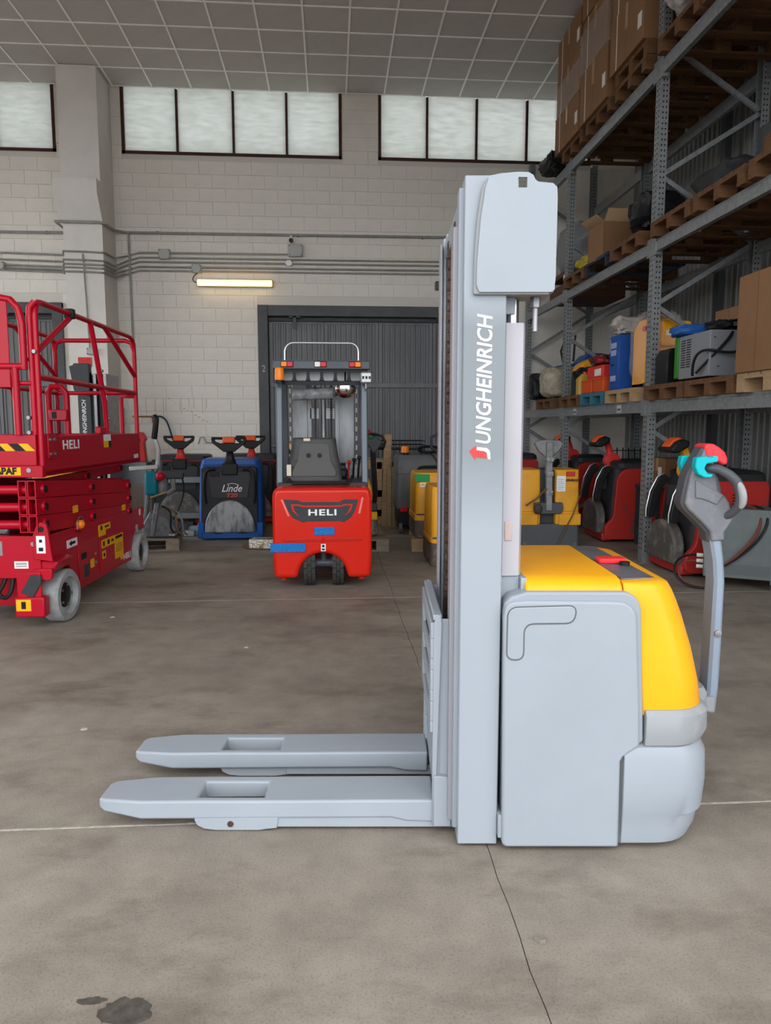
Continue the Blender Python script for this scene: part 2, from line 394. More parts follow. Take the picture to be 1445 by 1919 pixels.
# steel wall column standing behind the rack
struct(MB().box(4.78,4.86,9.02,9.14,0,ZC).build('trim_2', mat('dark_steel', (0.06,0.062,0.065), 0.5, 0.3)))
tile_m = mat('ceiling_tile_board', (0.54,0.515,0.49), 0.85, var=0.07, vs=3, bump=0.08, bs=120)
tbar = mat('white_t_bar', (0.95,0.95,0.93), 0.4)
ceil = struct(MB().box(XL,XR,YF,WY+0.25,ZC+0.05,ZC+0.2).build('ceiling', mortar))
TX, TY, TS = 0.281, WY-0.03, 0.598
tile_me = MB().box(0.012,TS-0.012,0.012,TS-0.012,0,0.015).mesh('ceiling_tile', tile_m, smooth=False)
rest = MB(); i0 = int((XL-TX)/TS); j1 = int((TY-YF)/TS)
grid = MB()
for i in range(i0, int((XR-TX)/TS)+1):
    grid.box(TX+i*TS-0.012, TX+i*TS+0.012, YF, WY, ZC, ZC+0.03)
    for j in range(0, j1+1):
        x, y = TX+i*TS, TY-(j+1)*TS
        if -6.4 < x < 3.9 and j < 7: obj('ceiling_tile', tile_me, ceil, loc=(x, y, ZC+0.008))
        else: rest.box(x+0.012,x+TS-0.012,y+0.012,y+TS-0.012,ZC+0.008,ZC+0.023)
for j in range(0, j1+2): grid.box(XL, XR, TY-j*TS-0.012, TY-j*TS+0.012, ZC+0.001, ZC+0.031)
stuff(rest.build('ceiling_tiles', tile_m, ceil, smooth=False)); grid.build('tile_grid', tbar, ceil, smooth=False)
# ------------------------------------------------------------ the grey and yellow pedestrian stacker in front
GREY = mat('pale_blue_grey_paint', (0.285,0.313,0.35), 0.36, var=0.05, vs=3, coat=0.25)
BUMP = mat('scuffed_grey_plastic', (0.26,0.27,0.285), 0.45, col2=(0.42,0.42,0.43), thr=(0.52,0.8), vs=7)
HANDG = mat('tiller_grey_plastic', (0.135,0.14,0.158), 0.42, col2=(0.21,0.20,0.20), thr=(0.5,0.8), vs=18)
HANDD = mat('tiller_dark_plastic', (0.065,0.07,0.08), 0.4)
SEAM = mat('seam_shadow_gap', (0.10,0.105,0.11), 0.8)
st_ = thing('pallet_stacker', 'large pale grey pallet stacker with yellow hood and tall mast in the foreground', 'pallet stacker', (2.70*math.sin(YAW), 2.70*math.cos(YAW), 0), -YAW)
S_ = st_
# body shell
outline = [(0.396,0.018),(0.384,0.03),(0.376,0.80),(0.382,0.840),(0.40,0.860),(0.45,0.876),(0.73,0.876)] + arc(0.755,0.812,0.064,85,8,6) + [(0.838,0.48),(0.843,0.378),(0.775,0.33),(0.767,0.315),(0.770,0.018)]
panel = [(0.396,0.018),(0.384,0.03),(0.376,0.80),(0.382,0.832),(0.40,0.846),(0.45,0.850),(0.715,0.848)] + arc(0.740,0.785,0.062,82,8,6) + [(0.822,0.48),(0.827,0.368),(0.775,0.33),(0.767,0.315),(0.770,0.018)]
MB().prism(outline, 'y', -0.398, 0.398).build('body_rim', mat('rim_grey_paint', (0.27,0.295,0.33), 0.36), S_, 0.010, 3)
MB().prism(panel, 'y', -0.41, 0.41).build('chassis_body', GREY, S_, 0.012, 3)
# L-shaped cover pressed into the flank
Lp = fillet([(0.390,0.828),(0.608,0.834),(0.600,0.778),(0.441,0.776),(0.441,0.658),(0.389,0.658)], 0.034, 6)
cxl = sum(p[0] for p in Lp)/len(Lp); czl = sum(p[1] for p in Lp)/len(Lp)
def grow(pts, d):
    out = []; n = len(pts)
    for i in range(n):
        a, b_, c = Vector(pts[i-1]), Vector(pts[i]), Vector(pts[(i+1)%n])
        e1, e2 = (b_-a).normalized(), (c-b_).normalized()
        nrm = Vector((e1.y+e2.y, -e1.x-e2.x)); nrm.normalize(); out.append((b_.x-nrm.x*d, b_.y-nrm.y*d))
    return out
for sy in (-1, 1):
    fl = MB().prism(grow(Lp, 0.0035), 'y', sy*0.40, sy*0.4107).build('flank_gap', SEAM, S_)
    MB().prism(Lp, 'y', sy*0.40, sy*0.4125).build('flank_cover', GREY, S_, 0.003)
# lower rear drive cover, rounded in plan
def plan(u0, u1, hw, r, z, n=8): return [(p[0],p[1],z) for p in rrect(u0,u1,-hw,hw,r,n,(r,r,0.004,0.004))]
MB().loft([plan(0.779,1.028,0.385,0.15,0.018),plan(0.779,1.050,0.400,0.15,0.03),plan(0.779,1.068,0.408,0.15,0.075),plan(0.779,1.076,0.410,0.15,0.125),plan(0.779,1.088,0.412,0.15,0.13),plan(0.779,1.096,0.412,0.15,0.22),
           plan(0.779,1.092,0.410,0.15,0.32),plan(0.779,1.073,0.400,0.15,0.358),plan(0.785,1.048,0.38,0.15,0.368)]).build('drive_cover', GREY, S_)
MB().box(0.7695,0.7795,-0.40,0.40,0.03,0.34).build('cover_gap', SEAM, S_)
# bumper
MB().loft([plan(0.848,1.043,0.375,0.14,0.352),plan(0.846,1.078,0.402,0.14,0.366),plan(0.846,1.092,0.408,0.14,0.40),plan(0.846,1.090,0.408,0.14,0.465),plan(0.846,1.073,0.395,0.14,0.482)]).build('bumper', BUMP, S_)
bxx = MB().loft([[(p[0],p[1],z) for p in rrect(1.0,1.185+dz,-0.12,0.12,0.05,5)] for z, dz in ((0.365,-0.02),(0.38,0),(0.43,0),(0.455,-0.015))]).build('bumper_nose', BUMP, S_)
# yellow hood: rear shell and front lid
def hood_ring(z, u1, hw, r, u0): return [(p[0],p[1],z) for p in rrect(u0,u1+0.034,-hw,hw,r,8,(r,r,0.006,0.006))]
MB().loft([hood_ring(0.462,1.026,0.383,0.12,0.838),hood_ring(0.485,1.036,0.388,0.13,0.838),hood_ring(0.56,1.024,0.387,0.13,0.832),hood_ring(0.67,0.996,0.383,0.125,0.826),hood_ring(0.78,0.960,0.377,0.12,0.816),hood_ring(0.825,0.942,0.374,0.115,0.79),
           hood_ring(0.862,0.925,0.371,0.11,0.7685),hood_ring(0.888,0.908,0.366,0.10,0.7685),hood_ring(0.898,0.890,0.358,0.09,0.7685),hood_ring(0.901,0.870,0.345,0.08,0.7685)]).build('rear_hood', YEL, S_)
fl_ = MB().prism([(-0.375,0.862),(-0.375,0.872),(-0.368,0.888),(-0.345,0.906),(-0.31,0.913),(0.31,0.913),(0.345,0.906),(0.368,0.888),(0.375,0.872),(0.375,0.862)], 'x', 0.452, 0.7645)
fl_.build('front_hood', YEL, S_, 0.006, 2)
MB().prism([(-0.383,0.855),(-0.383,0.868),(0.383,0.868),(0.383,0.855)], 'x', 0.45, 0.766).build('hood_gap', SEAM, S_)
# instrument strip with the red stop switch
PAN = mat('instrument_panel', (0.12,0.12,0.135), 0.3, var=0.4, vs=9)
MB().loft([[(0.772,-0.33,0.9025),(0.895,-0.30,0.8985),(0.875,0.33,0.899),(0.772,0.34,0.9025)],[(0.772,-0.33,0.907),(0.89,-0.30,0.904),(0.87,0.33,0.904),(0.772,0.34,0.907)]]).build('instrument_panel', PAN, S_)
sw = MB().box(0.775,0.875,-0.07,-0.01,0.905,0.925).build('stop_switch', mat('bright_red_plastic', (0.75,0.03,0.035), 0.35), S_, 0.006)
MB().cyl((0.86,-0.09,0.905),(0.86,-0.09,0.918),0.018,16).build('key_switch', BLACK, S_)
MB().box(0.452,0.49,0.22,0.30,0.913,0.92).build('hood_latch', BLACK, S_, 0.003)
# mast: outer rails, inner rails, cross members
# the mast keeps a darker coat of old paint around the lettering
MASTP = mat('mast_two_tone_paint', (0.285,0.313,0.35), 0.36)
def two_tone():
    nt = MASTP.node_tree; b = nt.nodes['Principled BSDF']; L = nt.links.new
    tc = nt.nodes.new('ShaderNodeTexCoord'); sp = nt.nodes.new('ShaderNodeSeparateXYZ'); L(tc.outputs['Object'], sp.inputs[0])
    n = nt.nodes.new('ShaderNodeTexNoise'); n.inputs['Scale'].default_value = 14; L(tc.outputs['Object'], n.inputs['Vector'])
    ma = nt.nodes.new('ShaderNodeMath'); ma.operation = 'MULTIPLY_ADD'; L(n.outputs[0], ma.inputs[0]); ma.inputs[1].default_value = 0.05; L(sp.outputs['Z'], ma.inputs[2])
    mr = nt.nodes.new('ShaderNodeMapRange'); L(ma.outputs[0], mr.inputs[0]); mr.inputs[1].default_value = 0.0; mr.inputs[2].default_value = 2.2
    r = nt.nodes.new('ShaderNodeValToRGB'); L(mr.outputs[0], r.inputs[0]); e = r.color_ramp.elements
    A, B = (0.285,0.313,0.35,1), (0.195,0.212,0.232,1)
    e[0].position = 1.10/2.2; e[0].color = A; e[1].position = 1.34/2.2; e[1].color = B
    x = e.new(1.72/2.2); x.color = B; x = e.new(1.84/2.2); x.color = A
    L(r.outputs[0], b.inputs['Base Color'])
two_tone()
def rail(y_out, y_in, u0, u1, t, z0, z1, name, m=GREY, bev=0.004):
    s = 1 if y_in > y_out else -1
    pts = [(u0,y_out),(u1,y_out),(u1,y_in),(u1-t,y_in),(u1-t,y_out+s*t),(u0+t,y_out+s*t),(u0+t,y_in),(u0,y_in)]
    return MB().prism(pts, 'z', z0, z1).build(name, m, S_, bev)
for s in (-1, 1):
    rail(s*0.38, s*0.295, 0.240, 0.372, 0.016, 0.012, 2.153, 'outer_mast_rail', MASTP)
    rail(s*0.345, s*0.270, 0.226, 0.345, 0.012, 0.05, 2.128, 'inner_mast_rail')
    rail(s*0.315, s*0.240, 0.212, 0.30, 0.010, 0.06, 2.02 if s < 0 else 2.10, 'carriage_rail', mat('rail_grey', (0.27,0.26,0.285), 0.4))
for z in (0.06, 0.85, 1.55, 2.08): MB().box(0.330,0.372,-0.36,0.36,z,z+0.07).build('mast_cross_member', GREY, S_, 0.004)
MB().box(0.235,0.30,-0.30,0.30,2.05,2.12).build('inner_cross_member', GREY, S_, 0.004)
# lift chains
CH = mat('greasy_chain', (0.075,0.045,0.032), 0.5, 0.5, col2=(0.17,0.11,0.08), thr=(0.5,0.7), vs=80)
for y in (-0.13, 0.13):
    c = MB(); z = 0.52; k = 0
    while z < 2.07:
        hw = 0.014 if k % 2 else 0.009
        c.cyl((0.236,y-hw,z),(0.236,y+hw,z),0.0042,6)
        c.box(0.230,0.242,y-hw,y-hw+0.004,z-0.003,z+0.022); c.box(0.230,0.242,y+hw-0.004,y+hw,z-0.003,z+0.022)
        z += 0.019; k += 1
    c.build('lift_chain', CH, S_, smooth=False)
# head cover on the near mast side, with its hand hole (a plate built around the hole)
out = [(0.285,1.806),(0.276,1.826),(0.277,1.899),(0.286,2.019),(0.297,2.098),(0.310,2.143),(0.346,2.150),(0.395,2.154),(0.427,2.153),(0.441,2.145),(0.447,2.133),(0.456,2.126),(0.500,2.122)]
right = [(0.512,2.112),(0.515,2.08),(0.515,1.85),(0.512,1.812),(0.500,1.806)]
hole_ = [(0.396,2.109),(0.396,2.139),(0.423,2.139),(0.423,2.109)]
hd = MB()
poly = out + right; n = len(poly)
def ringed(y, pts): return [(p[0],y,p[1]) for p in pts]
def face_with_hole(mb, y, y2):
    # outer outline split at two chords through the hole
    top = [(0.310,2.143),(0.346,2.150),(0.395,2.154),(0.427,2.153),(0.441,2.145),(0.447,2.133),(0.456,2.126),(0.500,2.122),(0.512,2.112)]
    for yy in (y, y2):
        v0 = len(mb.v)
        low = [(0.285,1.806),(0.276,1.826),(0.277,1.899),(0.286,2.019),(0.299,2.109)]+[(0.396,2.109),(0.423,2.109),(0.513,2.109)]+[(0.515,2.08),(0.515,1.85),(0.512,1.812),(0.500,1.806)]
        lef = [(0.299,2.109),(0.396,2.109),(0.396,2.139),(0.395,2.154),(0.346,2.150),(0.310,2.143)]
        mid = [(0.396,2.139),(0.423,2.139),(0.427,2.153),(0.395,2.154)]
        rig = [(0.423,2.109),(0.513,2.109),(0.512,2.112),(0.500,2.122),(0.456,2.126),(0.447,2.133),(0.441,2.145),(0.427,2.153),(0.423,2.139)]
        for pg in (low, lef, mid, rig): mb.add(ringed(yy, pg), [list(range(len(pg)))])
    rim = [(0.285,1.806),(0.276,1.826),(0.277,1.899),(0.286,2.019),(0.299,2.109),(0.310,2.143),(0.346,2.150),(0.395,2.154),(0.427,2.153),(0.441,2.145),(0.447,2.133),(0.456,2.126),(0.500,2.122),(0.512,2.112),(0.513,2.109),(0.515,2.08),(0.515,1.85),(0.512,1.812),(0.500,1.806)]
    mb.loft([ringed(y, rim), ringed(y2, rim)], True, False); mb.loft([ringed(y, hole_), ringed(y2, hole_)], True, False)
face_with_hole(hd, -0.405, -0.398)
hdo = hd.build('mast_head_cover', GREY, S_)
# return flanges of the folded cover: right side, bottom rim and back plate
MB().prism([(0.515,1.812),(0.515,2.112),(0.508,2.112),(0.508,1.812)], 'y', -0.40, -0.22).build('cover_flange', GREY, S_, 0.003)
MB().prism([(0.268,1.80),(0.268,1.82),(0.269,1.919),(0.275,2.015),(0.288,2.104),(0.300,2.136),(0.319,2.147),(0.40,2.148),(0.40,2.10),(0.44,2.10),(0.50,1.80)], 'y', -0.397, -0.381).build('cover_backing', mat('shadow_grey_paint', (0.27,0.28,0.29), 0.5), S_, 0.004)
MB().box(0.375,0.511,-0.40,-0.23,1.806,1.815).build('cover_floor', GREY, S_, 0.002)
bl = MB().prism([(0.474+0.018*math.cos(PI/3*k), -0.31+0.018*math.sin(PI/3*k)) for k in range(6)], 'z', 1.772, 1.806).build('anchor_nut', STEEL, S_, 0.002)
MB().cyl((0.474,-0.31,1.70),(0.474,-0.31,1.80),0.0085,12).build('anchor_bolt', mat('zinc_bolt', (0.34,0.32,0.34), 0.4, 0.5), S_)
MB().cyl((0.462,-0.318,1.712),(0.488,-0.302,1.704),0.0025,6).build('cotter_pin', STEEL, S_)
# lift cylinders, their brackets and the clear mast screen
CYL = mat('cylinder_grey', (0.36,0.385,0.41), 0.35)
for s in (-1, 1):
    MB().cyl((0.405,s*0.285,0.10),(0.405,s*0.285,0.92),0.030,20).build('lift_cylinder', CYL, S_)
    MB().cyl((0.405,s*0.285,0.90),(0.405,s*0.285,1.80),0.022,20).build('piston_rod', mat('chrome', (0.40,0.40,0.42), 0.2, 1.0), S_)
    MB().box(0.374,0.410,s*0.285-0.03,s*0.285+0.03,1.753,1.806).build('rod_bracket', GREY, S_, 0.003)
    MB().box(0.374,0.440,s*0.285-0.035,s*0.285+0.035,0.72,0.912).build('cylinder_bracket', GREY, S_, 0.004)
MB().box(0.440,0.460,-0.35,-0.25,0.815,0.912).build('bracket_ear', GREY, S_, 0.003)
MB().prism([(0.418,0.815),(0.44,0.815),(0.437,0.842),(0.42,0.848),(0.416,0.838)], 'y', -0.37, -0.33).build('bracket_clip', GREY, S_, 0.003)
SCR = mat('clear_mast_screen', (0.55,0.54,0.58), 0.06, alpha=0.38)
MB().box(0.374,0.381,-0.33,0.33,0.915,1.725).build('mast_screen', SCR, S_)
MB().prism([(0.381,-0.33),(0.436,-0.326),(0.446,-0.30),(0.442,-0.296),(0.43,-0.318),(0.381,-0.322)], 'z', 0.915, 1.725).build('screen_edge', mat('screen_edge_plastic', (0.48,0.46,0.50), 0.12, alpha=0.75), S_)
MB().box(0.385,0.412,-0.332,-0.31,1.03,1.095).build('screen_clip', mat('clip_tan', (0.42,0.34,0.31), 0.4), S_, 0.004)
for s in (-1, 1): MB().box(0.372,0.386,s*0.35-0.05,s*0.35+0.05,0.045,0.125).build('mast_foot_tie', GREY, S_, 0.003)
# carriage: open-topped box with slotted front plate
def slotted(y0, y1, z0, z1, x0, x1, slots):
    mb = MB(); zz = z0
    for (a, b_, c, d) in slots:
        mb.box(x0,x1,y0,y1,zz,a); mb.box(x0,x1,y0,c,a,b_); mb.box(x0,x1,d,y1,a,b_); zz = b_
    return mb.box(x0,x1,y0,y1,zz,z1)
MB().prism([(-0.28,0.10),(0.28,0.10),(0.28,0.76),(-0.28,0.76)], 'x', 0.172, 0.184).build('carriage_back', GREY, S_)
slotted(-0.285,0.285,0.36,0.745,0.152,0.165,[(0.40,0.47,-0.2,0.2),(0.51,0.58,-0.2,0.2),(0.62,0.69,-0.2,0.2)]).build('carriage_plate', GREY, S_, 0.003)
for s in (-1, 1):
    MB().prism([(0.160,0.03),(0.172,0.03),(0.190,0.74),(0.186,0.77),(0.172,0.775),(0.162,0.74)], 'y', s*0.29, s*0.278).build('carriage_side', GREY, S_, 0.003)
    MB().prism([(0.165,0.20),(0.226,0.205),(0.226,0.755),(0.184,0.755)], 'y', s*0.275, s*0.263).build('carriage_wing', GREY, S_, 0.003)
    MB().prism([(0.165,0.028),(0.226,0.028),(0.226,0.205),(0.188,0.21),(0.165,0.21)], 'y', s*0.30, s*0.235).build('fork_hanger', GREY, S_, 0.003)
MB().box(0.160,0.19,-0.285,0.285,0.752,0.772).build('carriage_rim', GREY, S_, 0.004)
MB().box(0.165,0.225,-0.255,-0.235,0.22,0.24).build('weld_bead', GREY, S_, 0.004)
# forks with their roller openings
def fork(yc, hw=0.0925):
    y0, y1 = yc-hw, yc+hw; h0, h1 = yc-0.062, yc+0.052
    st4 = [(-1.008,(yc-0.055,yc-0.02,yc+0.02,yc+0.055),0.101,0.070),(-0.985,(yc-0.07,yc-0.025,yc+0.025,yc+0.07),0.106,0.060),(-0.85,(y0,yc-0.04,yc+0.04,y1),0.110,0.044),(-0.655,(y0,h0,h1,y1),0.112,0.045),(-0.425,(y0,h0,h1,y1),0.112,0.047),
           (0.02,(y0,h0,h1,y1),0.115,0.050),(0.075,(y0,h0,h1,y1),0.115,0.037),(0.168,(y0,h0,h1,y1),0.115,0.034)]
    mb = MB(); vs = []
    for (u, yy, zt, zb) in st4: vs += [(u,y_,zt) for y_ in yy]+[(u,y_,zb) for y_ in yy]
    fs = []
    for k in range(len(st4)-1):
        a, b_ = k*8, (k+1)*8
        for c in range(3):
            if k == 3 and c == 1: continue
            fs += [(a+c,a+c+1,b_+c+1,b_+c),(a+4+c,b_+4+c,b_+5+c,a+5+c)]
        fs += [(a,b_,b_+4,a+4),(a+3,a+7,b_+7,b_+3)]
        if k == 3: fs += [(a+1,b_+1,b_+5,a+5),(a+2,a+6,b_+6,b_+2),(a+1,a+5,a+6,a+2),(b_+1,b_+2,b_+6,b_+5)]
    for a in (0, (len(st4)-1)*8): fs += [(a,a+1,a+5,a+4),(a+1,a+2,a+6,a+5),(a+2,a+3,a+7,a+6)]
    mb.add(vs, fs); o = mb.build('fork', GREY, S_, 0.008, 3)
    return o
fork(-0.190); fork(0.190)
PAINTW = mat('orange_polyurethane', (0.55,0.22,0.03), 0.5)
for s in (-1, 1):
    leg = MB().box(-0.40,0.37,s*0.276,s*0.115,0.013,0.052).build('support_leg', GREY, S_, 0.003)
    pl = [(-0.665,0.042),(-0.655,0.022),(-0.63,0.009),(-0.59,0.004),(-0.44,0.004),(-0.41,0.009),(-0.378,0.012),(-0.372,0.056),(-0.66,0.056)]
    for q_ in (s*0.2815, s*0.125): MB().prism(pl, 'y', q_-0.006*s, q_).build('roller_plate', GREY, S_, 0.002)
    for u in (-0.58,-0.47): MB().cyl((u,s*0.265,0.0225),(u,s*0.14,0.0225),0.0222,16).build('load_roller', PAINTW, S_)
    MB().cyl((-0.539,s*0.285,0.028),(-0.539,s*0.12,0.028),0.0105,14).build('roller_bolt', mat('rusty_bolt', (0.09,0.05,0.04), 0.5, 0.5), S_)
MB().cyl((0.90,-0.05,0.115),(0.90,0.05,0.115),0.115,24).build('drive_wheel', RUBBER, S_)
for s in (-1, 1): MB().cyl((0.70,s*0.30,0.06),(0.70,s*0.26,0.06),0.06,20).build('castor_wheel', RUBBER, S_)
# tiller: bent pole, head with loop handles
pr = [(1.239,0.336),(1.246,0.429),(1.248,0.614),(1.248,0.835),(1.240,0.914),(1.226,1.0)]; plf = [(1.203,0.336),(1.205,0.429),(1.207,0.614),(1.209,0.835),(1.201,0.914),(1.183,1.0)]
rings = []
for (a, b_) in zip(pr, plf):
    ur, ul, z = a[0], b_[0], a[1]; c = 0.010
    rings.append([(ul+c,-0.045,z),(ur-c,-0.045,z),(ur,-0.045+c,z),(ur,0.045-c,z),(ur-c,0.045,z),(ul+c,0.045,z),(ul,0.045-c,z),(ul,-0.045+c,z)])
tl = MB().loft(rings).build('tiller_pole', mat('tiller_pole_paint', (0.22,0.27,0.34), 0.38, var=0.1), S_)
MB().lathe([(0.006,-0.052),(0.013,-0.051),(0.013,-0.045)], (1.229,0,0.640), 'y', 16).build('tiller_screw', STEEL, tl)
MB().loft([[(p[0],p[1],z) for p in rrect(1.15-0.02*k,1.236,-0.055,0.055,0.02,4)] for k, z in ((0,0.345),(1,0.36),(1,0.38),(0,0.40))]).build('tiller_foot', BUMP, S_)
head = [(1.147,1.323),(1.129,1.286),(1.109,1.249),(1.099,1.222),(1.091,1.172),(1.084,1.125),(1.096,1.103),(1.147,1.056),(1.180,1.022),(1.186,0.984),(1.235,0.988),(1.232,1.018),(1.262,1.065),(1.245,1.125),(1.229,1.149),(1.201,1.172),(1.197,1.214),(1.186,1.258),(1.171,1.293),(1.153,1.299)]
hh = MB().prism(head, 'y', -0.052, 0.045).build('tiller_head', HANDG, S_, 0.012, 3)
spine = [(1.143,1.327),(1.122,1.290),(1.101,1.250),(1.090,1.222),(1.081,1.172),(1.073,1.125),(1.086,1.099),(1.138,1.050),(1.172,1.015),(1.178,0.98),(1.21,0.98),(1.19,1.03),(1.11,1.105),(1.10,1.13),(1.107,1.17),(1.116,1.218),(1.128,1.245),(1.147,1.28),(1.158,1.32)]
MB().prism(spine, 'y', -0.034, 0.036).build('head_spine', HANDD, hh, 0.006)
MB().prism([(1.116,1.208),(1.129,1.205),(1.154,1.188),(1.213,1.159),(1.220,1.153),(1.213,1.146),(1.196,1.119),(1.166,1.133),(1.143,1.141),(1.118,1.144)], 'y', -0.058, -0.05).build('head_panel', HANDG, hh, 0.003)
MB().prism([(1.146,1.334),(1.164,1.340),(1.182,1.338),(1.204,1.325),(1.223,1.309),(1.233,1.287),(1.234,1.265),(1.216,1.262),(1.200,1.272),(1.170,1.282),(1.150,1.295)], 'y', -0.045, 0.05).build('belly_switch', mat('coral_red_plastic', (0.62,0.035,0.045), 0.35), hh, 0.008, 3)
lp = [(1.151,1.253),(1.186,1.251),(1.217,1.233),(1.243,1.207),(1.257,1.174),(1.262,1.141),(1.259,1.113),(1.247,1.086),(1.228,1.072)]
ty = [0.045,0.07,0.09,0.098,0.10,0.098,0.085,0.06,0.03]
TURQ = mat('turquoise_plastic', (0.0,0.38,0.43), 0.35)
tur = [(1.104,1.290),(1.131,1.295),(1.160,1.290),(1.164,1.297),(1.181,1.295),(1.180,1.275),(1.163,1.273),(1.141,1.269),(1.134,1.252),(1.147,1.232),(1.167,1.232),(1.159,1.219),(1.135,1.219),(1.111,1.232),(1.100,1.260)]
for s in (-1, 1):
    P = [bez((lp[i][0],s*ty[i],lp[i][1]),(lp[i][0],s*ty[i],lp[i][1]),(lp[i+1][0],s*ty[i+1],lp[i+1][1]),(lp[i+1][0],s*ty[i+1],lp[i+1][1]),2)[:-1] for i in range(8)]
    path = [p for q_ in P for p in q_]+[(lp[8][0],s*ty[8],lp[8][1])]
    hl = MB().tube(path, 0.0155, 12, rad=[0.015+0.004*math.sin(PI*min(1,i/len(path)*1.2)) for i in range(len(path))]).build('loop_handle', HANDD, hh, subs=1)
    MB().tube([(1.240,s*0.104,1.212),(1.253,s*0.112,1.19),(1.261,s*0.115,1.16),(1.264,s*0.112,1.13),(1.258,s*0.103,1.108)], 0.013, 10, rad=[0.008,0.0145,0.0155,0.0145,0.008]).build('grip_pad', BUMP, hl, subs=1)
    MB().prism(tur, 'y', s*0.048, s*0.085).build('thumb_wheel', TURQ, hh, 0.009, 3)
# lettering on the mast
LET = mat('white_lettering', (0.85,0.85,0.86), 0.45)
text('brand_lettering', 'UNGHEINRICH', LET, S_, (0.3085,-0.3812,1.5405), UPTEXT, 0.0655, 0.0006, 0.2, 0.0010, sx=0.896, space=1.0)
jl = MB().prism([(0.287,1.336),(0.318,1.333),(0.326,1.326),(0.329,1.317),(0.3295,1.297),(0.3215,1.299),(0.3195,1.3155),(0.316,1.321),(0.311,1.3235),(0.2865,1.327)], 'y', -0.3818, -0.379).build('brand_lettering', LET, S_)
MB().prism([(0.263,1.3235),(0.2835,1.341),(0.2850,1.327),(0.311,1.322),(0.3165,1.315),(0.3175,1.3005),(0.284,1.304),(0.282,1.296)], 'y', -0.3818, -0.379).build('brand_arrow', mat('logo_red', (0.70,0.05,0.05), 0.45), S_)
# ------------------------------------------------------------ red counterbalance forklift seen from behind
def W(u, v): return (u*math.cos(YAW)+v*math.sin(YAW), -u*math.sin(YAW)+v*math.cos(YAW), 0)
HRED = mat('glossy_truck_red', (0.60,0.016,0.006), 0.22, var=0.05, vs=3, coat=0.5)
GUARD = mat('guard_grey_paint', (0.085,0.095,0.11), 0.35, 0.1, var=0.2, vs=5)
AMBER = mat('amber_lens', (0.85,0.22,0.01), 0.2, coat=0.3); LENSR = mat('red_lens', (0.55,0.012,0.02), 0.2, coat=0.3)
LENSW = mat('clear_lens', (0.75,0.75,0.74), 0.15); TAPE = mat('blue_crepe_wrap', (0.02,0.17,0.52), 0.8, bump=0.8, bs=90, var=0.25, vs=60)
fk = thing('forklift_truck', 'red counterbalance forklift seen from behind with overhead guard and amber beacon', 'forklift', W(-0.54,6.25), 0)
prof = [(-0.215,0.10),(-0.415,0.105),(-0.425,0.30),(-0.425,0.80)]+[(p[0],p[1]) for p in arc(-0.365,0.825,0.055,180,90,5)]+[(p[0],p[1]) for p in arc(0.365,0.825,0.055,90,0,5)]+[(0.425,0.80),(0.425,0.30),(0.415,0.105),(0.215,0.10)]+arc(0,0.10,0.213,0,180,16)[1:-1]
MB().prism([(p[0], p[1] if not (abs(p[0])<0.2149 and p[1]<0.35) else 0.10+(p[1]-0.10)*1.03) for p in prof], 'y', 0.0, 0.50).build('counterweight', HRED, fk, 0.035, 4)
fx = lambda c: -0.316+(c-245)*0.001196
fz = lambda c: 0.777-(c-1207)*0.001206
pl = [(235,1200),(340,1207),(370,1220),(630,1220),(660,1203),(765,1203),(745,1280),(715,1330),(660,1367),(640,1358),(400,1358),(375,1367),(300,1332),(265,1280)]
badge = MB().prism([(fx(a),fz(b_)) for a,b_ in pl], 'y', -0.004, 0.01).build('name_panel', DGREY, fk, 0.002)
for sgn in (-1, 1):
    q_ = [(285,1235),(345,1235),(375,1245),(505,1245),(505,1255),(370,1255),(340,1246),(300,1246),(315,1285),(345,1322),(300,1285)]
    MB().prism([((fx(a) if sgn < 0 else -fx(a)-0.008), fz(b_)) for a,b_ in q_], 'y', -0.006, 0.0).build('red_outline', HRED, badge)
text('brand_lettering', 'HELI', WHITE, badge, (fx(510),-0.0055,fz(1296)), (PI/2,0,0), 0.072, 0.001, 0, 0.0018, sx=1.62, space=1.12)
for p0, p1 in (((215,1200),(262,1320)),((790,1190),(765,1305))):
    MB().prism([(fx(p0[0]),fz(p0[1])),(fx(p0[0])+0.018,fz(p0[1])),(fx(p1[0])+0.02,fz(p1[1])),(fx(p1[0]),fz(p1[1]))], 'y', -0.002, 0.012).build('highlight_strip', mat('highlight_red', (0.75,0.2,0.17), 0.1), fk, 0.003)  # pale strips painted as highlights on the edges of the panel recess
MB().box(fx(450),fx(595),-0.010,0.01,0.477,0.544).build('blue_pad', TAPE, fk, 0.004)
MB().box(-0.445,fx(390),-0.014,0.03,0.331,0.408).build('blue_band', TAPE, fk, 0.006)
MB().prism([(-0.36,0.445),(0.36,0.452),(0.33,0.42),(-0.33,0.413)], 'y', -0.002, 0.02).build('tow_ledge', mat('dark_truck_red', (0.45,0.015,0.006), 0.25, coat=0.4), fk, 0.004)
MB().cyl((0.0,-0.006,0.405),(0.0,-0.006,0.455),0.009,10).build('tow_pin', HRED, fk)
lb = bx('rating_label', WHITE, fk, fx(497),fx(531),-0.003,0.004,fz(1572),fz(1520))
bx('label_mark', BLACK, lb, fx(505),fx(523),-0.0036,0.0,fz(1545),fz(1526)); bx('label_mark', BLACK, lb, fx(503),fx(525),-0.0036,0.0,fz(1566),fz(1553))
for x in (-0.34, 0.34): MB().cyl((x,0.1,0.075),(x,0.1,0.11),0.03,12).build('counterweight_foot', HRED, fk)
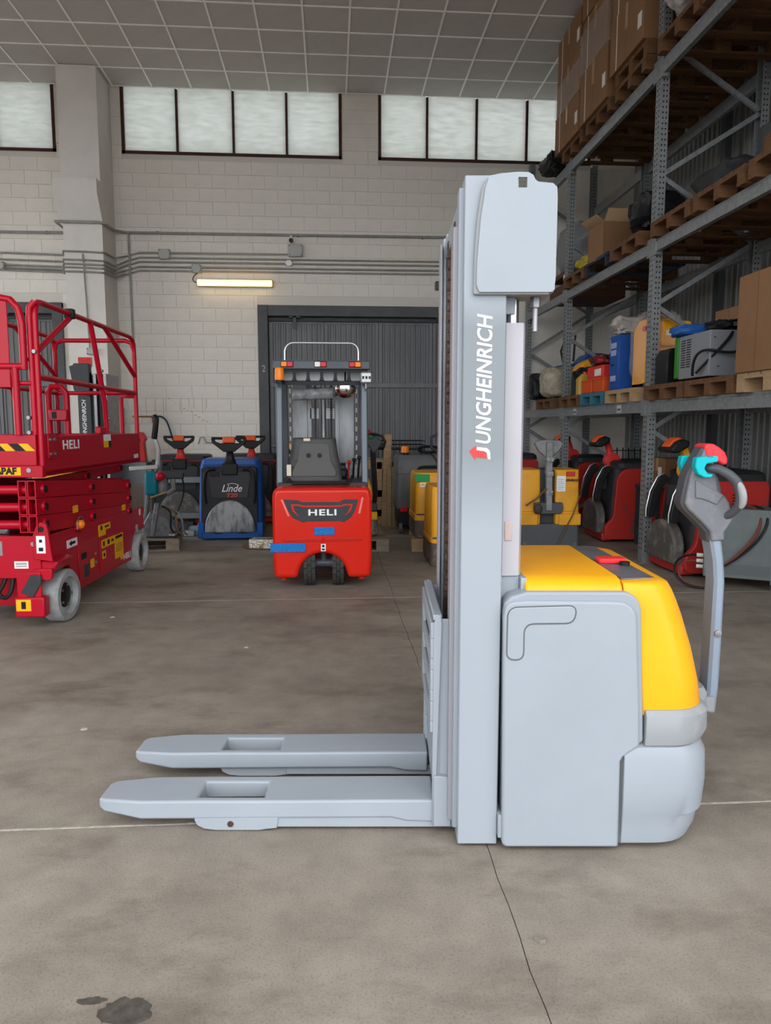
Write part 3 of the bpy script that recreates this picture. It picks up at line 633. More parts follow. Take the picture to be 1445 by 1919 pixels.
# rear twin wheels with lugs
for x0, x1 in ((-0.166,-0.067),(0.083,0.180)):
    wh = thing('rear_wheel', '', ''); del wh['label']; del wh['category']; wh.parent = fk; wh.location = (0, 0.23, 0.215)
    t = MB().lathe([(0.12,x0),(0.195,x0),(0.203,x0+0.012),(0.203,x1-0.012),(0.195,x1),(0.12,x1)], ax='x', n=28)
    for k in range(22):
        a = 2*PI*k/22; c, s = math.cos(a), math.sin(a)
        for (e0, e1, o) in ((x0,x0+0.032,0),(x0+0.037,x1-0.037,0.5),(x1-0.032,x1,0)):
            a2 = 2*PI*(k+o)/22; d0, d1 = a2-0.11, a2+0.11
            t.loft([[(e,0.19*math.cos(g),0.19*math.sin(g)) for g in (d0,d1)]+[(e,0.2145*math.cos(g),0.2145*math.sin(g)) for g in (d1,d0)] for e in (e0,e1)])
    t.build('tyre', mat('grey_tyre_rubber', (0.05,0.048,0.045), 0.85, var=0.3, vs=20), wh, smooth=False)
    MB().cyl((x0+0.02,0,0),(x1-0.02,0,0),0.13,18).build('wheel_hub', GUARD, wh)
MB().cyl((0.005,0.2,0.215),(0.005,0.2,0.40),0.032,14).build('steer_column', GUARD, fk)
MB().lathe([(0.045,-0.085),(0.045,-0.06),(0.038,-0.055),(0.038,0.065),(0.045,0.07),(0.045,0.095)], (0.0,0.2,0.20), 'x', 16).build('steer_axle', GUARD, fk)
# chassis, deck, seat
bx('chassis', HRED, fk, -0.42,0.42,0.50,1.45,0.16,0.62,0.01)
bx('battery_cover', DGREY, fk, -0.40,0.40,0.35,1.0,0.62,0.90,0.01)
bx('floor_plate', BLACK, fk, -0.42,0.42,1.0,1.55,0.40,0.45,0.004)
bx('dash_panel', BLACK, fk, -0.36,0.36,1.42,1.55,0.45,1.02,0.02)
for x in (-0.47, 0.37):
    MB().lathe([(0.10,x),(0.225,x),(0.23,x+0.02),(0.23,x+0.12),(0.225,x+0.14),(0.10,x+0.14)], (-0.02,1.60,0.23), 'x', 24).build('front_wheel', RUBBER, fk)
seat = MB().loft([[(x*(0.255-0.055*t*t*(3-2*t)) , 0.40+0.10*t+dy, 0.90+0.40*t) for x, dy in ((-1,0.02),(-0.85,-0.01),(0.85,-0.01),(1,0.02),(1,0.10),(-1,0.10))] for t in (0,0.15,0.35,0.55,0.75,0.92,1.0)]).build('seat_back', mat('seat_shell', (0.06,0.06,0.06), 0.42, var=0.2), fk, 0.02, 3, loc=(-0.075,0,0))
inn = [(-0.19,0.955),(0.19,0.955),(0.20,0.99),(0.15,1.09),(0.135,1.23),(0.115,1.25),(-0.115,1.25),(-0.135,1.23),(-0.15,1.09),(-0.20,0.99)]
sy_ = lambda z: 0.40+0.10*(z-0.90)/0.40-0.013
MB().loft([[(p[0],sy_(p[1]),p[1]) for p in inn],[(p[0],sy_(p[1])-0.006,p[1]) for p in inn]]).build('seat_panel', mat('seat_shell_light', (0.075,0.074,0.073), 0.4), seat, 0.003)
for x in (-0.05, 0.05): MB().cyl((x,sy_(1.14)-0.012,1.14),(x,sy_(1.14)+0.01,1.14),0.022,16).build('seat_knob', BLACK, seat)
bx('seat_label', mat('cream_label', (0.62,0.58,0.48), 0.6), seat, -0.095,-0.035,sy_(1.28)-0.006,sy_(1.28)+0.01,1.27,1.294)
bx('seat_label', mat('cream_label'), seat, -0.245,-0.205,0.385,0.40,0.96,1.06)
bx('seat_cushion', BLACK, fk, -0.23,0.23,0.50,0.95,0.92,1.02,0.03)
bx('seat_mount', BLACK, fk, -0.22,0.22,0.42,0.9,0.885,0.925,0.008)
MB().tube([(-0.30,0.40,0.93),(-0.27,0.34,0.895),(0.24,0.34,0.895),(0.27,0.40,0.96)], 0.012, 8).build('seat_bracket', BLACK, fk)
for k, x in enumerate((0.24,0.29,0.34)): MB().cyl((x,0.95,0.88),(x+0.01,0.88,1.05+0.02*k),0.010,8).sphere((x+0.01,0.875,1.06+0.02*k),0.022,10,6).build('lever', BLACK if k else RED, fk)
MB().lathe([(0.15,0),(0.165,0.012),(0.15,0.024)], (-0.05,1.25,1.10), 'z', 24).build('steering_wheel', BLACK, fk)
bx('grille_light_plate', mat('pale_grille_light', (0.62,0.65,0.68), 0.4), fk, -0.36,0.36,0.70,0.71,1.80,1.93)  # added pale plate standing in for the bright light seen through the grille
wr = MB().sphere((0.30,1.0,0.98),0.085,14,10,(1,0.8,1.5)).build('wrapped_panel', mat('crinkled_film', (0.32,0.32,0.33), 0.15, bump=1.0, bs=40, var=0.6, vs=30), fk)
# overhead guard
for s in (-1, 1):
    MB().loft([[(s*0.355,y,z),(s*0.415,y,z),(s*0.415,y+0.08,z),(s*0.355,y+0.08,z)] for (y, z) in ((0.40,0.86),(0.46,1.20),(0.52,1.78),(0.56,1.94))]).build('guard_post', mat('guard_post_paint', (0.105,0.122,0.14), 0.28, 0.3), fk, 0.012, 3)
    MB().loft([[(s*0.36,y,z),(s*0.42,y,z),(s*0.42,y+0.06,z),(s*0.36,y+0.06,z)] for (y, z) in ((1.50,0.5),(1.45,1.2),(1.30,1.98))]).build('front_post', GUARD, fk, 0.01)
bm_ = MB().prism([(0.50,1.915),(0.60,1.915),(0.62,2.0),(0.515,1.995)], 'x', -0.44, 0.44).build('guard_beam', GUARD, fk, 0.012, 3)
for s in (-1, 1): bx('guard_side', GUARD, fk, s*0.40-0.03,s*0.40+0.03,0.58,1.40,1.95,2.0,0.01)
for k in range(6): bx('roof_bar', GUARD, fk, -0.38,0.38,0.72+0.12*k,0.745+0.12*k,1.965,1.995,0.004)
bx('roof_sheet', mat('clear_roof_sheet', (0.60,0.63,0.66), 0.3, alpha=0.75), fk, -0.38,0.38,0.62,1.38,1.998,2.004)
# grille plate with six rounded openings
gx = [-0.37+0.74*k/6 for k in range(7)]
gr = MB().box(-0.37,0.37,0.53,0.545,1.775,1.815).box(-0.37,0.37,0.53,0.545,1.895,1.92)
for k in range(7):
    w_ = 0.014
    gr.prism([(gx[k]-w_-0.014,1.81),(gx[k]+w_+0.014,1.81),(gx[k]+w_+0.004,1.825),(gx[k]+w_,1.85),(gx[k]+w_,1.897),(gx[k]-w_,1.897),(gx[k]-w_,1.85),(gx[k]-w_-0.004,1.825)], 'y', 0.53, 0.545)
gr.build('guard_grille', BLACK, fk)
for x0, ms in ((-0.362,(AMBER,LENSR)),(-0.062,(LENSW,LENSR)),(0.250,(LENSR,AMBER))):
    lm = bx('rear_lamp', BLACK, fk, x0-0.004,x0+0.108,0.495,0.515,1.932,1.984,0.003)
    bx('lens', ms[0], lm, x0,x0+0.05,0.488,0.50,1.936,1.98,0.004); bx('lens', ms[1], lm, x0+0.053,x0+0.104,0.488,0.50,1.936,1.98,0.004)
MB().tube([(-0.345,0.8,1.99),(-0.345,0.8,2.10)]+[(-0.345+0.08*(1-math.cos(a)),0.8,2.10+0.08*math.sin(a)) for a in (0.4,0.8,1.2,1.57)]+[(0.345-0.08*(1-math.cos(a)),0.8,2.10+0.08*math.sin(a)) for a in (1.57,1.2,0.8,0.4)]+[(0.345,0.8,2.10),(0.345,0.8,1.99)], 0.010, 10).build('roof_hoop', mat('zinc_tube', (0.5,0.5,0.52), 0.3, 0.9), fk)
bc = MB().lathe([(0.045,0),(0.045,0.025),(0.038,0.028)], (-0.375,0.44,1.785), 'z', 18).build('beacon_base', BLACK, fk)
MB().lathe([(0.041,0.0),(0.043,0.03),(0.041,0.06),(0.040,0.095),(0.034,0.108),(0.0,0.11)], (-0.375,0.44,1.812), 'z', 18).build('beacon', AMBER, fk)
wl = bx('work_lamp', mat('lamp_housing', (0.30,0.31,0.32), 0.4, 0.5), fk, 0.345,0.455,0.43,0.47,1.785,1.89,0.02)
bx('lamp_lens', LENSW, wl, 0.358,0.442,0.424,0.435,1.797,1.878,0.01)
for x in (0.363,0.392,0.421): bx('diode', DGREY, wl, x,x+0.018,0.420,0.428,1.825,1.85)
MB().cyl((0.40,0.46,1.74),(0.40,0.46,1.79),0.012,8).build('lamp_bracket', STEEL, fk)
MB().sphere((0.215,0.60,1.75),0.10,20,10,(1,0.7,0.9),PI*0.42,PI).build('mirror', mat('mirror_chrome', (0.55,0.5,0.47), 0.05, 1.0), fk)
MB().tube([(0.215,0.66,1.75),(0.215,0.70,1.80),(0.215,0.62,1.93)],0.008,8).build('mirror_arm', BLACK, fk)
MB().cyl((-0.28,0.85,1.70),(0.10,0.85,1.715),0.055,14).build('wiper_tube', mat('wrapped_grey', (0.33,0.34,0.36), 0.2, var=0.5, vs=15), fk)
# mast at the front
MS = mat('mast_grey_steel', (0.22,0.225,0.235), 0.3, 0.6, var=0.35, vs=9, stretch=(1,1,0.2))
for s in (-1, 1):
    MB().prism([(s*0.33,1.70),(s*0.33,1.84),(s*0.17,1.84),(s*0.17,1.80),(s*0.29,1.80),(s*0.29,1.74),(s*0.17,1.74),(s*0.17,1.70)], 'z', 0.12, 2.02).build('mast_rail', MS, fk, 0.004)
    bx('inner_mast_rail', MS, fk, s*0.15-0.025,s*0.15+0.025,1.72,1.82,0.14,1.98,0.004)
    c = MB(); z = 0.7; k = 0
    while z < 1.95: c.box(s*0.085-0.012,s*0.085+0.012,1.70,1.71+0.006*(k%2),z,z+0.016); z += 0.02; k += 1
    c.build('lift_chain', BLACK, fk, smooth=False)
    c = MB()
    for k in range(9): c.box(s*0.352-0.008,s*0.352+0.008,1.69,1.70,0.95+0.1*k,1.0+0.1*k)
    c.build('height_marks', mat('cream_label'), fk)
    bx('mast_plate', MS, fk, s*0.085-0.06,s*0.085+0.04,1.72,1.73,1.48,1.60,0.004)
MB().cyl((0,1.76,0.2),(0,1.76,1.95),0.028,16).build('lift_cylinder', STEEL, fk)
bx('mast_cross_member', MS, fk, -0.33,0.33,1.72,1.82,1.72,1.80,0.01); bx('mast_cross_member', MS, fk, -0.33,0.33,1.84,1.87,0.9,0.98,0.01)
for s in (-1, 1): bx('fork', mat('black_fork', (0.03,0.03,0.03), 0.5), fk, s*0.10-0.05,s*0.10+0.05,1.88,2.75,0.50,0.54,0.006)
# ------------------------------------------------------------ red scissor lift on the left
SR = mat('scissor_red', (0.43,0.003,0.018), 0.30, var=0.06, vs=3, coat=0.35)
SYEL = mat('warning_yellow', (0.80,0.42,0.01), 0.5); MARK = mat('non_marking_tyre', (0.34,0.35,0.35), 0.8, var=0.3, vs=12, bump=0.3, bs=50)
sl = thing('scissor_lift', 'bright red scissor lift with folded arms and guard rails at the left', 'scissor lift', (-1.939,5.581,0), -R(2.69))
def sbx(name, m, x0, x1, y0, y1, z0, z1, bev=0.004, par=None): return MB().box(x0,x1,y0,y1,z0,z1).build(name, m, par or sl, bev)
sidep = [(-0.36,0.50),(-0.36,0.645),(1.86,0.612),(1.86,0.44),(1.90,0.40)]+arc(1.685,0.19,0.235,60,175,8)+[(1.43,0.15),(0.12,0.15),(0.07,0.17)]+arc(-0.19,0.20,0.255,8,120,8)
MB().prism(sidep, 'x', -0.045, -0.02).build('side_panel', SR, sl, 0.004)
MB().prism(sidep, 'x', -0.79, -0.765).build('side_panel', SR, sl, 0.004)
sbx('chassis', SR, -0.765,-0.045,0.10,1.42,0.16,0.50); sbx('chassis_deck', SR, -0.765,-0.045,-0.36,1.86,0.50,0.56); sbx('chassis_rear', SR, -0.70,-0.12,1.42,1.86,0.25,0.5)
# covers and decals on the flank
tray = MB().prism([(0.17,0.21),(0.58,0.20),(0.58,0.50),(0.17,0.50)], 'x', -0.02, -0.014).build('battery_tray', SR, sl, 0.003)
tray2 = MB().prism([(0.62,0.19),(1.36,0.18),(1.40,0.46),(0.62,0.48)], 'x', -0.02, -0.014).build('control_tray', SR, sl, 0.003)
MB().box(-0.0145,-0.011,0.22,0.32,0.37,0.42).build('tray_latch', BLACK, tray); MB().box(-0.0145,-0.011,0.26,0.36,0.22,0.32).build('tray_vent', DGREY, tray)
for z in (0.30,0.37): MB().cyl((-0.0145,0.52,z),(-0.008,0.52,z),0.014,10).build('tray_screw', STEEL, tray)
def decal(par, y0, y1, z0, z1, m=SYEL, x=-0.0125): return MB().box(x-0.003,x,y0,y1,z0,z1).build('warning_decal', m, par)
d1 = decal(tray2,0.66,0.98,0.385,0.455); d2 = decal(tray2,0.98,1.2,0.24,0.45); decal(tray2,1.12,1.2,0.21,0.24); d4 = decal(tray2,0.67,0.75,0.295,0.36); decal(tray,0.40,0.48,0.27,0.34)
d3 = decal(sl,0.62,0.90,0.53,0.585,x=-0.0165); decal(sl,0.62,0.78,0.49,0.53,x=-0.0165)
for (par, y0, y1, z0, z1) in ((d1,0.69,0.73,0.40,0.44),(d1,0.80,0.85,0.40,0.44),(d1,0.89,0.95,0.41,0.43),(d2,1.0,1.18,0.415,0.44),(d2,1.0,1.18,0.36,0.365),(d2,1.0,1.18,0.34,0.345),(d2,1.0,1.18,0.32,0.325),(d2,1.0,1.15,0.30,0.305),(d4,0.69,0.73,0.31,0.34),(d3,0.66,0.70,0.54,0.575),(d3,0.76,0.86,0.55,0.565)):
    MB().box(-0.019,-0.0115 if par is not d3 else -0.0155,y0,y1,z0,z1).build('decal_print', BLACK, par)
aw = decal(sl,-0.03,0.16,0.50,0.56,WHITE,-0.0165); MB().prism([(0.0,0.53),(0.05,0.552),(0.05,0.54),(0.12,0.54),(0.12,0.52),(0.05,0.52),(0.05,0.508)], 'x', -0.018, -0.0155).build('arrow_mark', BLACK, aw)
decal(sl,1.72,1.76,0.54,0.60,WHITE,-0.0165); decal(sl,1.60,1.66,0.40,0.46,mat('grey_print',(0.5,0.4,0.4),0.6),-0.0165)
text('brand_lettering', 'HELI', WHITE, sl, (-0.0135,1.30,0.215), (PI/2,0,PI/2), 0.075, 0.0008, 0, 0.002, sx=1.4)
# wheels
for (y, r) in ((-0.19,0.19),(1.685,0.185)):
    for x in (-0.115, -0.80):
        rz_ = -R(4) if y < 0 else 0.0
        t = MB().lathe([(0.10,0.02),(0.135,0.01),(r-0.02,0.0),(r,0.02),(r,0.12),(r-0.015,0.135),(0.135,0.135),(0.125,0.10),(0.09,0.10)], (-0.0675,0,0), 'x', 28).build('wheel', MARK, sl, loc=(x+0.0675+(0.03 if y < 0 else 0),y,r), rot=(0,0,rz_))
        MB().lathe([(0.02,0.112),(0.055,0.108),(0.100,0.098),(0.11,0.06)], (-0.0675,0,0), 'x', 18).build('wheel_hub', BLACK, t)
        for q_ in range(5): MB().cyl((0.04,0.075*math.cos(q_*1.257),0.075*math.sin(q_*1.257)),(0.05,0.075*math.cos(q_*1.257),0.075*math.sin(q_*1.257)),0.010,8).build('wheel_bolt', STEEL, t)
# front end: axle beam, fender brackets, lug plate, labels
sbx('front_plate', SR, -0.62,-0.10,-0.43,-0.36,0.36,0.655); sbx('axle_beam', SR, -0.62,-0.14,-0.30,-0.12,0.14,0.36)
MB().prism([(-0.13,0.36),(-0.02,0.40),(0.02,0.47),(-0.02,0.48),(-0.15,0.48),(-0.15,0.38)], 'y', -0.42, -0.14).build('fender', SR, sl, 0.01)
MB().prism([(-0.16,0.40),(-0.03,0.40),(-0.03,0.33),(-0.06,0.315),(-0.16,0.335)], 'y', -0.45, -0.425).build('fender_apron', SR, sl, 0.006)
MB().prism([(-0.16,0.50),(-0.16,0.66),(-0.13,0.74),(-0.10,0.755),(-0.065,0.74),(-0.055,0.70),(-0.03,0.48)], 'y', -0.46, -0.43).build('tie_down_lug', SR, sl, 0.004)
MB().cyl((-0.10,-0.462,0.705),(-0.10,-0.44,0.705),0.02,14).build('lug_hole', BLACK, sl)
tb = sbx('warning_label', WHITE, -0.135,-0.075,-0.463,-0.46,0.54,0.66,0); bx('label_print', BLACK, tb, -0.12,-0.09,-0.4645,-0.462,0.555,0.58); bx('label_print', BLACK, tb, -0.115,-0.095,-0.4645,-0.462,0.615,0.635)
pl1 = sbx('data_label', WHITE, -0.31,-0.215,-0.433,-0.43,0.43,0.48,0)
for z in (0.442,0.455,0.466): bx('label_line', DGREY, pl1, -0.30,-0.225,-0.4345,-0.432,z,z+0.004)
sbx('data_plate', STEEL, -0.48,-0.385,-0.433,-0.43,0.52,0.62,0)
MB().cyl((-0.185,-0.437,0.60),(-0.185,-0.43,0.60),0.016,14).build('plate_bolt', STEEL, sl)
sbx('wheel_guard', SR, -0.30,-0.135,-0.46,-0.43,0.055,0.36,0.006)
sbx('wheel_guard_foot', SR, -0.315,-0.115,-0.49,-0.40,0.05,0.19,0.01)
yl = sbx('warning_label', SYEL, -0.295,-0.195,-0.493,-0.488,0.085,0.165,0); bx('label_print', BLACK, yl, -0.26,-0.23,-0.4945,-0.49,0.10,0.15)
MB().prism([(-0.27,0.22),(-0.20,0.34),(-0.13,0.34),(-0.13,0.28),(-0.19,0.18)], 'y', -0.47, -0.455).build('steer_cover', DGREY, sl, 0.004)
for k in range(2): MB().tube(bez((-0.50+0.13*k,-0.40,0.36),(-0.48+0.13*k,-0.45,0.18),(-0.34+0.1*k,-0.45,0.18),(-0.30+0.05*k,-0.40,0.36),10), 0.015, 8).build('hose', BLACK, sl)
# scissor arms: hollow rectangular tubes with pins
def arm(x, z0, z1, y0=-0.47, y1=1.52, w_=0.058, h=0.116, name='scissor_arm'):
    t = 0.007; mb = MB(); rings = []
    for (y, z) in ((y0,z0),(y1,z1)):
        rings.append(([(x-w_/2,y,z-h/2),(x+w_/2,y,z-h/2),(x+w_/2,y,z+h/2),(x-w_/2,y,z+h/2)], [(x-w_/2+t,y,z-h/2+t),(x+w_/2-t,y,z-h/2+t),(x+w_/2-t,y,z+h/2-t),(x-w_/2+t,y,z+h/2-t)]))
    A, a = rings[0]; B, b_ = rings[1]
    mb.loft([a, A, B, b_, a], True, False)
    o = mb.build(name, SR, sl, smooth=False)
    for f in (0.055, 0.5, 0.96):
        y, z = y0+(y1-y0)*f, z0+(z1-z0)*f; sx_ = 1 if x > -0.4 else -1
        p = MB().cyl((x,y,z),(x+sx_*(w_/2+0.018),y,z),0.042,16,0.036).build('pin_boss', SR, o)
        MB().cyl((x,y,z),(x+sx_*(w_/2+0.026),y,z),0.024,14).build('pin', BLACK, p)
    return o
for k in range(3):
    zc = 0.98-0.12*k
    for s in (-0.06, -0.74): arm(s, zc, zc-0.13)
    for s in (-0.125, -0.675): arm(s, zc, zc-0.115, -0.465, 1.50)
    for y in (-0.40, 1.44):
        MB().cyl((-0.72,y,zc-0.01 if y < 0 else zc-0.12),(-0.09,y,zc-0.01 if y < 0 else zc-0.12),0.032,14).build('cross_tube', SR, sl)
for s in (-0.125, -0.675): arm(s, 0.985, 1.02, -0.28, 1.50, h=0.07)
sbx('lift_cylinder', STEEL, -0.44,-0.36,-0.2,1.1,0.62,0.70,0.02)
for (y, z) in ((0.14,0.80),(1.26,0.69)): sbx('warning_decal', SYEL, -0.031,-0.0295,y,y+0.10,z-0.055,z,0)
lampb = MB().sphere((0.02,0.14,0.66),0.035,12,8).build('amber_lamp', AMBER, sl)
MB().tube([(0.02,0.08,0.63),(0.02,0.08,0.69),(0.02,0.12,0.715),(0.02,0.16,0.715),(0.02,0.20,0.69),(0.02,0.20,0.63)], 0.006, 8).build('lamp_guard', STEEL, lampb)
MB().tube([(-0.03,0.14,0.625),(0.03,0.14,0.625)],0.012,8).build('lamp_arm', SR, lampb)
# platform
sbx('platform_floor', SR, -0.79,0.0,-0.37,1.76,1.06,1.10)
sideplate = MB().prism([(-0.37,1.064),(1.76,1.064),(1.76,1.336),(-0.30,1.336),(-0.30,1.345),(-0.37,1.345)], 'x', -0.02, 0.0).build('toe_board', SR, sl, 0.004)
sbx('toe_board', SR, -0.79,-0.77,-0.37,1.76,1.10,1.336); sbx('toe_board', SR, -0.79,0,1.74,1.76,1.10,1.336)
endp = sbx('platform_end', SR, -0.79,-0.045,-0.40,-0.37,1.135,1.345); sbx('platform_sill', SR, -0.79,0.0,-0.42,-0.37,1.055,1.135)
for k in range(5):
    x = -0.05-0.135*k
    for m_, o in ((SYEL,0.0),(BLACK,0.065)):
        MB().prism([(x-o,1.235),(x-o-0.062,1.235),(x-o-0.112,1.285),(x-o-0.05,1.285)], 'y', -0.4025, -0.399).build('hazard_stripe', m_, endp)
ss = sbx('supplier_sign', SYEL, -0.46,-0.235,-0.423,-0.418,1.07,1.125,0)
text('sign_lettering', 'APAF', BLACK, ss, (-0.335,-0.4245,1.0975), (PI/2,0,0), 0.062, 0.0008, 0, 0.003, sx=1.0)
MB().cyl((-0.15,-0.427,1.095),(-0.15,-0.42,1.095),0.016,14).build('sill_bolt', STEEL, sl)
text('brand_lettering', 'HELI', WHITE, sideplate, (0.0012,0.09,1.265), (PI/2,0,PI/2), 0.092, 0.0008, 0, 0.002, sx=1.62, space=1.12)
text('model_lettering', '2632E', WHITE, sideplate, (0.0012,1.63,1.12), (PI/2,0,PI/2), 0.05, 0.0008, 0.15, 0.001, sx=1.1)
bp_ = sbx('corner_bracket', SR, 0.0,0.012,-0.33,-0.20,1.18,1.345)
for (y, z) in ((-0.30,1.31),(-0.23,1.31),(-0.30,1.21),(-0.23,1.21)): MB().cyl((0.012,y,z),(0.020,y,z),0.014,10).build('bracket_bolt', STEEL, bp_)
dc = sbx('rating_decal', WHITE, 0.0,0.0015,0.78,0.95,1.28,1.335,0); bx('decal_print', SYEL, dc, 0.0,0.002,0.78,0.89,1.225,1.28); bx('decal_print', BLACK, dc, 0.0,0.002,0.89,0.95,1.225,1.28)
# guard rails
tr = 0.021
def rt(name, path, r=tr, n=10): return MB().tube(path, r, n).build(name, SR, sl)
for x in (-0.02, -0.77):
    rt('guard_rail', [(x,-0.37,1.06 if x > -0.1 else 1.30),(x,-0.37,2.14),(x,-0.355,2.20),(x,-0.31,2.235),(x,-0.25,2.24),(x,1.62,2.24),(x,1.70,2.225),(x,1.745,2.18),(x,1.755,2.10),(x,1.755,1.336)])
    rt('mid_rail', [(x,-0.37,1.735),(x,1.755,1.72)])
    rt('rail_post', [(x,0.92,1.336),(x,0.90,1.60),(x,0.68,2.15),(x,0.64,2.235)])
    rt('rail_brace', [(x,-0.37,1.90),(x,0.28,2.235)]); rt('rail_brace', [(x,1.755,1.88),(x,0.98,2.235)])
rt('end_rail', [(-0.77,1.755,1.336),(-0.77,1.755,2.12),(-0.75,1.755,2.19),(-0.69,1.755,2.215),(-0.10,1.755,2.215),(-0.04,1.755,2.19),(-0.02,1.755,2.12)])
rt('end_rail', [(-0.77,1.755,1.72),(-0.02,1.755,1.72)])
rt('end_post', [(-0.16,1.755,1.336),(-0.16,1.755,1.68),(-0.02,1.755,1.69)])
rt('gate_post', [(-0.08,-0.385,1.345),(-0.08,-0.385,2.12),(-0.075,-0.385,2.19),(-0.04,-0.38,2.23)])
rt('gate_frame', [(-0.13,-0.42,1.78),(-0.13,-0.42,2.08),(-0.15,-0.42,2.18),(-0.20,-0.42,2.235),(-0.28,-0.42,2.25),(-0.62,-0.42,2.25)], 0.024)
rt('gate_frame', [(-0.12,-0.42,1.80),(-0.70,-0.42,1.80)], 0.024); rt('gate_leg', [(-0.19,-0.42,1.345),(-0.19,-0.42,1.80)], 0.024); rt('gate_rail', [(-0.18,-0.40,1.69),(-0.09,-0.395,1.69)], 0.016)
sbx('gate_sheet', SR, -0.72,-0.215,-0.43,-0.42,1.66,2.24)
for (x, z) in ((-0.08,1.36),(-0.08,1.46),(-0.08,1.85),(-0.02,1.90)): MB().cyl((x,-0.415,z),(x,-0.385,z),0.013,10).build('rail_bolt', STEEL, sl)
for (y, z) in ((0.93,1.37),(0.92,1.47),(0.80,1.86)): MB().cyl((-0.01,y,z),(0.012,y,z),0.012,10).build('rail_bolt', STEEL, sl)
bx('strap_buckle', BLACK, sl, -0.055,0.02,0.20,0.25,2.20,2.275,0.01)
# control box hung on the far rail
cb = rt('control_cage', [(-0.62,1.2,1.336),(-0.62,1.2,1.70),(-0.59,1.2,1.75),(-0.50,1.2,1.75),(-0.46,1.2,1.70),(-0.46,1.2,1.336)], 0.028)
bx('control_box', SR, cb, -0.60,-0.44,1.14,1.22,1.45,1.55,0.01); bx('control_switch', BLACK, cb, -0.57,-0.53,1.135,1.15,1.47,1.53)
rb = bx('rail_bracket', SR, sl, -0.05,0.0,0.72,0.86,1.336,1.40,0.01)

# the front-end fittings sit flush with the outer wheel line
SHIFT = {'tie_down_lug':(0.085,0), 'lug_hole':(0.085,0), 'warning_label':(0.085,0), 'data_label':(0.09,0), 'data_plate':(0.09,0), 'plate_bolt':(0.10,0), 'fender':(0.055,0), 'fender_apron':(0.07,0.03), 'wheel_guard':(0.10,0.05), 'wheel_guard_foot':(0.11,0.05),
         'steer_cover':(0.10,0.05), 'front_plate':(0.06,0), 'supplier_sign':(0.09,0), 'sill_bolt':(0.06,0.01), 'gate_frame':(0.045,0), 'gate_leg':(0.045,0), 'gate_sheet':(0.04,0), 'gate_rail':(0.04,0), 'gate_post':(0.03,0)}
for o in list(sl.children):
    k = o.name.split('.')[0]
    if k in SHIFT: o.location.x += SHIFT[k][0]; o.location.z += SHIFT[k][1]
    if k == 'warning_label' and o.data.materials[0] is SYEL: o.location.z += 0.06; o.location.x += 0.015
